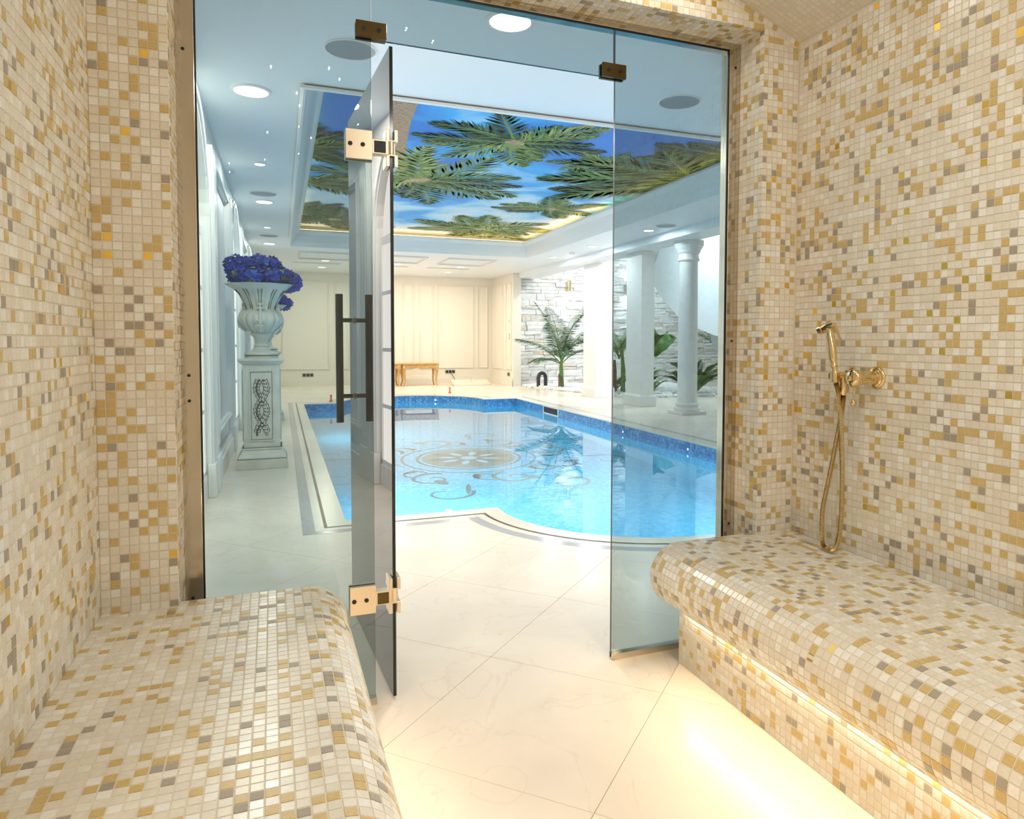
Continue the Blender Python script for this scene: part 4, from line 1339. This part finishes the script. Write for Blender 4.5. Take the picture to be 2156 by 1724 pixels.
def bouquet(label, loc, seed):
    t = thing('hydrangea_bouquet', label, 'flowers', loc, 0, 'blue hydrangea bouquets')
    rng = random.Random(seed)
    spots = [(-.155, -.07, .075), (-.045, -.165, .05), (.085, -.135, .06), (.175, -.03, .075), (-.16, .09, .07), (0, .15, .07), (.13, .12, .08), (-.10, .0, .165), (0.0, -.06, .175), (.09, .03, .165), (.25, .02, .03), (-.02, .09, .17), (-.19, .0, .15)]
    for x, y, z in spots:
        s_ = rng.uniform(.92, 1.12)
        link('flower_head', HEAD, t, Matrix.Translation((x, y, z)) @ Matrix.Rotation(rng.uniform(0, 6), 4, 'Z') @ Matrix.Rotation(rng.uniform(0, 3), 4, 'X') @ Matrix.Scale(s_, 4))
    for k in range(10):
        a = rng.uniform(0, 2*PI); r = rng.uniform(.14, .2); m = MB()
        p = Vector((r*math.cos(a), r*math.sin(a), .03)); d = Vector((math.cos(a), math.sin(a), .3)); e = Vector((-math.sin(a), math.cos(a), 0))
        m.add([p, p+d*.05+e*.03, p+d*.10, p+d*.05-e*.03], [(0, 1, 2, 3)]); m.build('leaf', 'bud', t)
    return t
for (x, y), w1 in zip(((-.14, 4.68), (-.155, 8.55)), ('nearer', 'farther')):
    make_pedestal(w1+' grey-green carved square pedestal beside the pool, '+('fully in view' if w1 == 'nearer' else 'mostly hidden behind the first'), (x, y, 0))
    make_urn(w1+' fluted grey urn with flaring rim on the '+w1+' pedestal', (x, y, .955))
    bouquet(w1+' bunch of deep blue hydrangeas filling the '+w1+' urn', (x, y, 1.60), 3 if w1 == 'nearer' else 4)

# ------------------------------------------------------------------ furniture and fittings at the far end
def stool(label, x, y):
    t = thing('wooden_stool', label, 'stool', (x, y, 0), 0, 'wooden stools by the far wall')
    w_, d_, h_ = .44, .24, .56
    MB().box(-w_-.015, w_+.015, -d_-.015, d_+.015, h_-.03, h_).build('seat', 'oak', t, bevel=.008)
    for sg in (-1, 1):
        MB().box(-w_+.05, w_-.05, sg*(d_-.03)-.012, sg*(d_-.03)+.012, h_-.13, h_-.03).build('apron', 'oak', t)
        MB().box(sg*(w_-.03)-.012, sg*(w_-.03)+.012, -d_+.05, d_-.05, h_-.13, h_-.03).build('apron', 'oak', t)
    for sx in (-1, 1):
        for sy in (-1, 1):
            MB().box(sx*(w_-.04)-.04, sx*(w_-.04)+.04, sy*(d_-.04)-.04, sy*(d_-.04)+.04, h_-.15, h_-.03).build('corner_block', 'oak', t, bevel=.004)
            b = MB(); b.lathe([(.022, 0), (.018, .006), (.006, .008)], 14); b.xform(Matrix.Translation((sx*(w_-.04), sy*(d_), h_-.09)) @ Matrix.Rotation(PI/2*(1 if sy < 0 else -1), 4, 'X')); b.build('rosette', 'brass', t)
            pts = [(sx*(w_-.04), sy*(d_-.04), h_-.15), (sx*(w_-.045), sy*(d_-.045), h_-.26), (sx*(w_-.06), sy*(d_-.055), .12), (sx*(w_-.035), sy*(d_-.04), .03), (sx*(w_-.015), sy*(d_-.03), 0)]
            MB().tube(pts, [.036, .032, .020, .018, .022], 10).build('leg', 'oak', t, smooth=True)
    return t
stool('carved light oak stool standing fully in view before the far wall', 3.20, 15.25)
stool('carved light oak stool half hidden behind the open door edge', 2.28, 15.25)
def socket(label, x, y, z, rz, n=3):
    t = thing('wall_socket', label, 'socket', (x, y, z), rz, 'wall sockets')
    w_ = .045*n
    MB().box(-w_, w_, -.01, 0, -.05, .05).build('plate', 'socket_metal', t, bevel=.003)
    for k in range(n):
        c = (k-(n-1)/2)*.085
        MB().box(c-.033, c+.033, -.013, -.01, -.033, .033).build('insert', 'black', t)
    return t
socket('triple black wall socket left of the open door on the far wall', .63, YFAR, .26, 0)
socket('triple black wall socket with a plugged cable right of the oak stool', 4.15, YFAR, .30, 0)
socket('double black socket on the return wall beside the stone', 5.3, 14.55, .28, PI/2*3, 2)
t = thing('light_switch', 'grey switch plate on the return wall beside the stone', 'switch', (5.3, 14.5, 1.22), -PI/2)
MB().box(-.045, .045, -.012, 0, -.07, .07).build('plate', 'socket_metal', t, bevel=.003)
MB().box(-.028, .028, -.016, -.012, -.05, .05).build('rocker', 'white_trim', t)
t = thing('thermostat', 'white wall thermostat above the switch plate', 'thermostat', (5.3, 14.5, 1.58), -PI/2)
MB().box(-.045, .045, -.02, 0, -.06, .06).build('case', 'white_trim', t, bevel=.006)
MB().box(-.03, .03, -.022, -.02, .0, .035).build('display', 'socket_metal', t)
t = thing('floor_hatch', 'open marble floor hatch lying tilted near the far right corner', 'hatch', (4.45, 15.0, 0))
m = MB(); m.add([(-.5, -.3, .002), (.45, -.22, .002), (.5, .35, .10), (-.45, .3, .10), (-.5, -.3, .03), (.45, -.22, .03), (.5, .35, .13), (-.45, .3, .13)], [(0, 3, 2, 1), (4, 5, 6, 7), (0, 1, 5, 4), (1, 2, 6, 5), (2, 3, 7, 6), (3, 0, 4, 7)]); m.build('slab', 'marble_cream', t)
MB().tube([(0, .0, .05), (0, 0, .16)], .008, 8).build('lifting_pin', 'steel', t)
c = MB(); c.tube(catmull([(4.15, YFAR-.02, .30), (4.2, YFAR-.10, .2), (4.25, 15.7, .05), (4.32, 15.4, .012), (4.4, 15.1, .06)], 10), .008, 8)
o = c.build('power_cable', 'pipe_grey'); o.matrix_world = ROOM; tag(o, 'thin dark cable running from the socket to the floor hatch', 'cable')
for x, y, l in ((.86, 11.25, 'left'), (2.0, 12.75, 'middle'), (3.35, 12.55, 'right')):
    t = thing('orange_peg', 'small orange peg on the far pool rim, '+l+' of three', 'peg', (x, y, .003), 0, 'orange pegs')
    b = MB(); b.lathe([(.03, 0), (.03, .02), (.016, .03), (.014, .09), (.02, .1), (.02, .12), (.008, .125)], 14); b.build('body', 'orange_plastic', t, smooth=True)

# ------------------------------------------------------------------ pillars and column
def pillar(label, x0_, x1_, y0_, y1_):
    cx, cy = (x0_+x1_)/2, (y0_+y1_)/2; a, b = (x1_-x0_)/2, (y1_-y0_)/2
    t = thing('square_pillar', label, 'pillar', (cx, cy, 0), 0, 'square white pillars')
    MB().box(-a, a, -b, b, .20, 2.64).build('shaft', 'white_trim', t, bevel=.004)
    m = MB(); m.box(-a-.03, a+.03, -b-.03, b+.03, 0, .17); m.frustum(0, 0, .17, .21, a+.03, b+.03, a+.008, b+.008); m.build('base', 'white_trim', t, bevel=.004)
pillar('far square white pillar in front of the young palm', 5.78, 6.14, 10.42, 11.05)
pillar('nearer square white pillar left of the banana plant', 5.70, 5.95, 8.45, 9.0)
t = thing('round_column', 'round white column with moulded capital and square plinth', 'column', (5.84, 7.22, 0))
MB().box(-.215, .215, -.215, .215, 0, .055).build('plinth', 'white_trim', t, bevel=.004)
b = MB(); b.lathe([(.20, .055), (.205, .075), (.20, .095), (.175, .105), (.165, .12), (.165, .13), (.178, .14), (.182, .155), (.176, .17), (.16, .18)], 40); b.build('base', 'white_trim', t, smooth=True)
b = MB(); b.lathe([(.156, .18), (.150, .22), (.150, 1.0), (.138, 2.32), (.142, 2.34)], 48); b.build('shaft', 'white_trim', t, smooth=True)
b = MB(); b.lathe([(.142, 2.33), (.162, 2.34), (.166, 2.355), (.158, 2.37), (.150, 2.38), (.150, 2.44), (.165, 2.455), (.175, 2.47), (.175, 2.49), (.19, 2.51), (.205, 2.54), (.215, 2.565), (.225, 2.57), (.225, 2.64)], 48); b.build('capital', 'white_trim', t, smooth=True)

# ------------------------------------------------------------------ spiral stair, seen from below
SC = (8.75, 11.0); SR = 1.42
t = thing('spiral_stair', 'smooth white underside of a curved stair behind the round column', 'stairs', (SC[0], SC[1], 0))
tab = ((345, .86), (300, .96), (270, 1.06), (240, 1.24), (225, 1.40), (210, 1.64), (195, 1.98), (180, 2.38), (160, 2.76), (140, 3.02), (120, 3.22), (90, 3.42), (40, 3.60))
ths = np.arange(345, 39, -5.0)
zs_ = np.interp(-ths, [-a for a, b in tab], [b for a, b in tab])
A = []; B = []; C2 = []; D = []; E2 = []
for th, z in zip(ths, zs_):
    c_, s_ = math.cos(math.radians(th)), math.sin(math.radians(th)); z = float(z)
    A.append((.10*c_, .10*s_, z+.05)); B.append((SR*c_, SR*s_, z)); C2.append((SR*c_, SR*s_, z+.10)); D.append((.10*c_, .10*s_, z+.25)); E2.append((SR*c_, SR*s_, z+.22))
m = MB(); m.strip(A, B); m.strip(B, C2); m.strip(C2, D)
m.build('soffit', 'blue_bounce_white', t, smooth=True)
T2 = [max(z+.10, float(np.interp(-th, (-345, -215, -205, -195, -185, -175), (3.66, 3.66, 3.45, 3.15, 2.75, 2.45)))) for th, (x, y, z) in zip(ths, B)]
m = MB(); k2 = len(B)
m.strip([(x*1.004, y*1.004, z) for x, y, z in B], [(x*1.004, y*1.004, q) for (x, y, z), q in zip(B, T2)])
m.strip([(x*.97, y*.97, z+.05) for x, y, z in B], [(x*.97, y*.97, q) for (x, y, z), q in zip(B, T2)])
m.strip([(x*1.004, y*1.004, q) for (x, y, z), q in zip(B, T2)], [(x*.97, y*.97, q) for (x, y, z), q in zip(B, T2)])
m.build('outer_skin', 'blue_bounce_white', t, smooth=True)

# ------------------------------------------------------------------ winter garden: stone wall, gravel, plants
YS = 14.4
m = MB(); m.box(5.5, 12.05, YS+.02, YS+.16, 0, 3.7); m.box(5.32, 5.5, YS+.02, YS+.16, 0, H)
ws = shell('wall_stone', m, 'stone_joint', 'white split stone wall behind the winter garden')
rng = random.Random(77)
stones = []
z = 0.0
while z < 3.65:
    hh = rng.choice((.085, .10, .12, .14, .165))
    x = 5.33-rng.uniform(0, .2)
    while x < 12:
        ln = rng.uniform(.22, .62)*(1 if hh < .13 else .85)
        xa, xb = max(5.33, x+.004), min(12.0, x+ln-.004)
        if xb-xa > .05 and not (xa < 5.5 and z+hh > H):
            # some courses split in two thin stones
            if hh > .12 and rng.random() < .35:
                k = hh*rng.uniform(.4, .6)
                stones.append((xa, xb, z+.003, z+k-.003)); stones.append((xa, xb, z+k+.003, z+hh-.003))
            else: stones.append((xa, xb, z+.003, z+hh-.003))
        x += ln
    z += hh
def stone_mb(m, q, rng, mi):
    xa, xb, za, zb = q; pr = rng.uniform(.012, .055); j = .009
    nx = 4; P = []
    for r_ in range(3):
        for i in range(nx):
            u = i/(nx-1); v = r_/2
            ed = (i in (0, nx-1)) or (r_ in (0, 2))
            P.append((xa+(xb-xa)*u+rng.uniform(-j, j)*(0 if i in (0, nx-1) else 1), YS-(pr*(.72 if ed else 1)+rng.uniform(-.008, .008)), za+(zb-za)*v+rng.uniform(-j, j)*(.6 if r_ in (0, 2) else 1)))
    bk = [(xa, YS+.03, za), (xb, YS+.03, za), (xb, YS+.03, zb), (xa, YS+.03, zb)]
    F = []
    for r_ in range(2):
        for i in range(nx-1): F.append((r_*nx+i, r_*nx+i+1, (r_+1)*nx+i+1, (r_+1)*nx+i))
    o = 3*nx
    F.append(tuple([o, o+1]+[i for i in range(nx-1, -1, -1)])); F.append(tuple([o+2, o+3]+[2*nx+i for i in range(nx)]))
    F.append((o+1, o+2, 3*nx-1, 2*nx-1, nx-1)); F.append((o+3, o, 0, nx, 2*nx))
    m.add(P+bk, F, mi)
SM = ['stone_a', 'stone_b', 'stone_c', 'stone_d']
def sz(q):
    a = screen(ROOM @ Vector((q[0], YS, q[2]))); b = screen(ROOM @ Vector((q[1], YS, q[3])))
    if not (1085 < a[0] < 1540 and 500 < a[1] < 840): return 0
    return abs((b[0]-a[0])*(b[1]-a[1]))
stones.sort(key=sz, reverse=True)
rm = MB()
for i, q in enumerate(stones):
    k = rng.choices((0, 1, 2, 3), (5, 6, 2, 1))[0]
    if i < 300 and sz(q) > 0:
        m = MB(); stone_mb(m, q, rng, 0); m.build('stone', SM[k], ws)
    else: stone_mb(rm, q, rng, k)
o = rm.build('stones', SM, ws); o['kind'] = 'stuff'
# sconces
for x, l in ((6.80, 'left of the far pillar'), (8.46, 'behind the nearer pillar')):
    t = thing('wall_sconce', 'brass up and down wall light on the stone wall '+l, 'light', (x, YS-.13, 2.5), 0, 'brass wall lights')
    b = MB(); b.lathe([(.048, -.13), (.048, .13)], 24, caps=False); b.lathe([(.044, .13), (.044, -.13)], 24, caps=False); b.build('shade', 'brass', t, smooth=True)
    MB().box(-.02, .02, .04, .10, -.03, .03).build('bracket', 'brass', t)
    b = MB(); b.lathe([(.042, .09), (.042, .095)], 20); b.lathe([(.042, -.095), (.042, -.09)], 20); b.build('bulb', 'sconce_glow', t)
    area_light('lamp', t, (0, 0, .135), (0, 0, 1), .08, 4, (.96, .98, 1), 2.0); area_light('lamp', t, (0, 0, -.135), (0, 0, -1), .08, 5, (.96, .98, 1), 2.0)
# lights added over the garden to brighten it, unseen behind the beam
for x, y, l in ((7.0, 12.6, 'young palm'), (8.8, 13.0, 'stone wall corner'), (7.6, 9.0, 'marble before the gravel'), (9.6, 7.0, 'floor right of the column')):
    t = thing('added_garden_light', 'added round light, unseen behind the beam, above the '+l, 'light', (x, y, 3.7), 0, 'added garden lights')
    b = MB(); b.lathe([(.16, 0), (.16, -.02), (.13, -.03)], 28); b.build('body', 'white_trim', t)
    b = MB(); b.lathe([(.12, -.031), (.12, -.030)], 28); b.build('diffuser', 'lamp_white', t)
    area_light('lamp', t, (0, 0, -.04), (0, 0, -1), .3, W_GARDEN*(.8 if y > 10 else 1.25), (.88, .95, 1))
# gravel
BED = [(5.52, 14.31), (5.56, 13.6), (5.86, 12.2), (6.26, 11.2), (6.27, 10.6), (6.6, 10.15), (9.4, 9.9), (9.4, 14.31)]
m = MB(); m.prism(BED, .0005, .02); rng = random.Random(9)
def in_bed(x, y):
    c = False; n = len(BED)
    for i in range(n):
        (xa, ya), (xb, yb) = BED[i], BED[(i+1) % n]
        if (ya > y) != (yb > y) and x < (xb-xa)*(y-ya)/(yb-ya)+xa: c = not c
    return c
ico = [(0, 0, 1), (.894, 0, .447), (.276, .851, .447), (-.724, .526, .447), (-.724, -.526, .447), (.276, -.851, .447), (.724, .526, -.447), (-.276, .851, -.447), (-.894, 0, -.447), (-.276, -.851, -.447), (.724, -.526, -.447), (0, 0, -1)]
icf = [(0, 1, 2), (0, 2, 3), (0, 3, 4), (0, 4, 5), (0, 5, 1), (1, 6, 2), (2, 7, 3), (3, 8, 4), (4, 9, 5), (5, 10, 1), (2, 6, 7), (3, 7, 8), (4, 8, 9), (5, 9, 10), (1, 10, 6)]
k = 0
while k < 4800:
    x, y = rng.uniform(5.5, 9.4), rng.uniform(9.9, 14.25)
    if not in_bed(x, y): continue
    k += 1; r = rng.uniform(.022, .05); a = rng.uniform(0, 6); ca, sa = math.cos(a), math.sin(a); ex, ez = rng.uniform(.9, 1.5), rng.uniform(.5, .9)
    m.add([(x+r*(ca*p[0]*ex-sa*p[1]), y+r*(sa*p[0]*ex+ca*p[1]), .022+r*ez*(p[2]+.3)) for p in ico], icf)
o = m.build('gravel_bed', 'gravel'); o.matrix_world = ROOM
tag(o, 'white pebbles covering the planting bed at the stone wall', 'gravel', kind='stuff')
# drain pipe
o = MB().tube(catmull([(0, 0, 0), (0, 0, .22), (.03, 0, .30), (.09, 0, .33), (.15, 0, .30), (.18, 0, .22), (.18, 0, 0)], 6), .045, 14).build('vent_pipe', 'pipe_grey', smooth=True)
o.matrix_world = ROOM @ Matrix.Translation((5.72, 13.55, .02)); tag(o, 'dark grey U-shaped pipe standing in the gravel at the stone wall', 'pipe')

def frond(parent, base, az, el, L, droop, leafl, mats, seed, n=26, name='frond', width=.016, fold=.35):
    rng = random.Random(seed); m = MB(); pts = []; p = Vector(base); st = L/14; e = el
    for i in range(15):
        pts.append(p.copy()); p = p+Vector((math.cos(az)*math.cos(e), math.sin(az)*math.cos(e), math.sin(e)))*st; e -= droop/14
    m.tube(pts, [.012*(1-i/16)+.002 for i in range(15)], 5, mi=0)
    for k in range(n):
        t = .16+.84*(k+.5)/n; f = t*14; i = min(13, int(f)); c = pts[i].lerp(pts[i+1], f-i)
        d = (pts[i+1]-pts[i]).normalized(); side = d.cross(Vector((0, 0, 1))).normalized(); up = side.cross(d)
        ll = leafl*(math.sin(PI*(t*.72+.22)))*rng.uniform(.85, 1.1)
        for sg in (-1, 1):
            dr = (side*sg*.86+d*(.55+.5*t)+up*(.28-fold*t)).normalized()
            w_ = d*width
            mid = c+dr*ll*.5+Vector((0, 0, -.02*ll)); tip = c+dr*ll+Vector((0, 0, -.32*ll))
            m.add([c-w_*.4, c+w_*.4, mid+w_*.75, tip, mid-w_*.75], [(0, 1, 2, 4), (4, 2, 3)], 1 if rng.random() < .75 else 2)
    return m.build(name, mats, parent)
PM = ['stem_green', 'leaf_dark', 'leaf_mid']
t = thing('palm_plant', 'young palm with feathery fronds against the stone wall', 'plant', (6.12, 13.1, .02))
b = MB(); b.tube([(0, 0, 0), (.005, 0, .2), (.0, 0, .45), (.0, 0, .62)], [.075, .055, .045, .03], 12); b.build('trunk', 'stem_green', t, smooth=True)
b = MB(); b.tube([(-.05, -.05, 0), (-.06, -.05, .22), (-.09, -.06, .34)], [.045, .035, .006], 8); b.build('bark_sheath', 'bark', t)
for k, (az, el, L, dr) in enumerate(((PI*.98, .85, 1.25, .75), (PI*.85, 1.42, 1.60, .55), (PI*1.25, 1.45, 1.55, .9), (-.1, 1.2, 1.35, .9), (.2, 1.40, 1.55, .6), (-.9, 1.25, 1.05, 1.3), (PI*.5, 1.3, 1.3, .9), (-.25, .85, 1.0, 1.1), (PI*1.4, 1.0, .9, 1.5), (PI*1.06, .45, .75, .7), (-.35, 1.5, 1.45, .8))):
    frond(t, (0, 0, .55), az, el, L, dr, .50, PM, 100+k, 38, width=.0125)
t = thing('palm_plant', 'narrow palm with a yellowing leaf between the two square pillars', 'plant', (6.62, 11.25, .02))
b = MB(); b.tube([(-.05, 0, 0), (-.05, 0, .5), (-.05, 0, .7)], [.07, .06, .04], 12); b.build('trunk', 'bark', t, smooth=True)
b = MB(); b.tube([(.12, -.1, 0), (.12, -.1, .5), (.10, -.08, .9)], [.05, .045, .03], 12); b.build('trunk', 'stem_green', t, smooth=True)
for k, (az, el, L, dr) in enumerate(((PI, 1.2, .9, .8), (.1, 1.3, 1.0, .5), (0.3, 1.1, .9, .7), (-.6, 1.35, 1.0, .6), (PI*.6, 1.3, .9, .8), (PI*1.2, .9, .8, 1.3))):
    frond(t, (.05, -.05, .72), az, el, L, dr, .36, ['stem_green', 'leaf_mid', 'leaf_bright'], 200+k, 26)
def blade(parent, base, az, el, L, w_, droop, mats, seed, stalk=.25, name='leaf', roll=0.0):
    """broad leaf with midrib: banana, lily"""
    rng = random.Random(seed); m = MB(); n = 12; p = Vector(base); e = el; pts = []; st = L/n
    for i in range(n+1):
        pts.append(p.copy()); p = p+Vector((math.cos(az)*math.cos(e), math.sin(az)*math.cos(e), math.sin(e)))*st; e -= droop/n*(i/n*1.6)
    m.tube(pts, [.014*(1-i/(n+2))*(w_/.14)**.5+.002 for i in range(n+1)], 6, mi=0)
    A = []; B = []; C = []
    k0 = int(stalk*n)
    for i in range(k0, n+1):
        t_ = (i-k0)/(n-k0); h = w_*max(.02, math.sin(PI*min(1, t_*.86+.10))**.75)
        d = (pts[min(i+1, n)]-pts[max(i-1, 0)]).normalized(); side = d.cross(Vector((0, 0, 1)))
        if side.length < 1e-3: side = Vector((-math.sin(az), math.cos(az), 0))
        side.normalize(); up = side.cross(d)
        side = side*math.cos(roll)+up*math.sin(roll); up = side.cross(d)
        wv = .02*w_/.14*math.sin(i*1.9+seed)
        A.append(pts[i]+side*h+up*(.30*h+wv)); B.append(pts[i]+up*.004); C.append(pts[i]-side*h+up*(.30*h-wv))
    m.strip(A, B, 1); m.strip(B, C, 1)
    return m.build(name, mats, parent, smooth=True)
BM = ['stem_green', 'leaf_mid']; BD = ['stem_green', 'leaf_dark']; BB = ['stem_green', 'leaf_bright']
t = thing('banana_plant', 'banana plant with large paddle leaves between pillar and column', 'plant', (7.02, 10.6, .02))
b = MB(); b.tube([(0, 0, 0), (.02, 0, .3), (.0, 0, .62), (.02, 0, .8)], [.10, .085, .07, .05], 12); b.build('trunk', 'bark', t, smooth=True)
b = MB(); b.tube([(-.1, -.12, 0), (-.08, -.13, .28), (-.05, -.1, .5)], [.05, .045, .03], 10); b.build('side_shoot', 'stem_green', t, smooth=True)
for k, (az, el, L, w_, dr, mm, ro) in enumerate(((PI*.70, 1.25, .86, .20, .7, BB, .2), (PI*.36, 1.30, .95, .21, .6, BM, -.2), (PI*1.22, 1.10, .80, .19, 1.5, BB, .3), (PI*1.62, 1.15, .85, .19, 1.3, BD, -.3), (PI*.5, 1.42, .9, .2, .6, BM, 0), (PI*1.12, .9, .62, .15, 1.5, BM, .8), (-.15, 1.0, .85, .18, 1.3, BM, -.8), (PI*1.42, 1.3, .8, .2, 1.6, BB, 0))):
    blade(t, (0, 0, .62), az, el, L, w_, dr, mm, 300+k, roll=ro)
for k in range(10):
    a = k*2*PI/10+.3
    blade(t, (-.08+.12*math.cos(a), -.1+.1*math.sin(a), .05), a, .9, .42, .055, 1.3, BD if k % 2 else BM, 330+k, .3)
for nm, lab, x, y, n, L, w_, seed in (('lily_plant', 'dense dark green lily clump right of the round column', 7.95, 10.35, 30, .78, .09, 400), ('leafy_plant', 'low leafy clump behind the nearer square pillar', 6.75, 11.6, 14, .55, .06, 440), ('leafy_plant', 'small leafy clump lit by a garden spot between banana plant and column', 7.75, 12.0, 14, .60, .06, 470)):
    t = thing(nm, lab, 'plant', (x, y, .02)); rng = random.Random(seed)
    b = MB(); b.lathe([(.08, 0), (.06, .05), (.02, .07)], 10); b.build('crown', 'stem_green', t)
    for k in range(n):
        az = 2*PI*k/n+rng.uniform(-.2, .2)
        blade(t, (.04*math.cos(az), .04*math.sin(az), .03), az, rng.uniform(.7, 1.4), L*rng.uniform(.75, 1.15), w_*rng.uniform(.8, 1.2), rng.uniform(.9, 1.7), rng.choice((BD, BD, BM)), seed+k, .4, roll=rng.uniform(-.5, .5))
t = thing('palm_plant', 'tall thin palm at the right edge under the stair', 'plant', (9.05, 11.0, .02))
b = MB(); b.tube([(0, 0, 0), (.01, 0, .5), (-.02, 0, .95)], [.05, .04, .03], 10); b.build('trunk', 'stem_green', t, smooth=True)
for k, (az, el, L, dr) in enumerate(((PI*.95, 1.0, .9, 1.0), (PI*1.1, 1.3, 1.0, .9), (.2, 1.2, 1.0, .9), (PI*.6, 1.3, 1.0, .9), (-.7, 1.1, .9, 1.2))):
    frond(t, (0, 0, .85), az, el, L, dr, .35, ['stem_green', 'leaf_mid', 'leaf_bright'], 500+k, 22)
t = thing('garden_spot', 'small black garden spotlight glowing among the plants', 'light', (7.6, 11.5, .02))
b = MB(); b.tube([(0, 0, 0), (0, 0, .12)], .012, 8); b.build('stake', 'black', t)
b = MB(); b.lathe([(.04, -.06), (.05, .05), (.046, .05), (.04, .02)], 16, caps=False); b.xform(Matrix.Translation((0, 0, .17)) @ Matrix.Rotation(.9, 4, 'X')); b.build('housing', 'black', t)
b = MB(); b.lathe([(.044, .035), (.044, .037)], 16); b.xform(Matrix.Translation((0, 0, .17)) @ Matrix.Rotation(.9, 4, 'X')); b.build('lens', 'lamp_white', t)
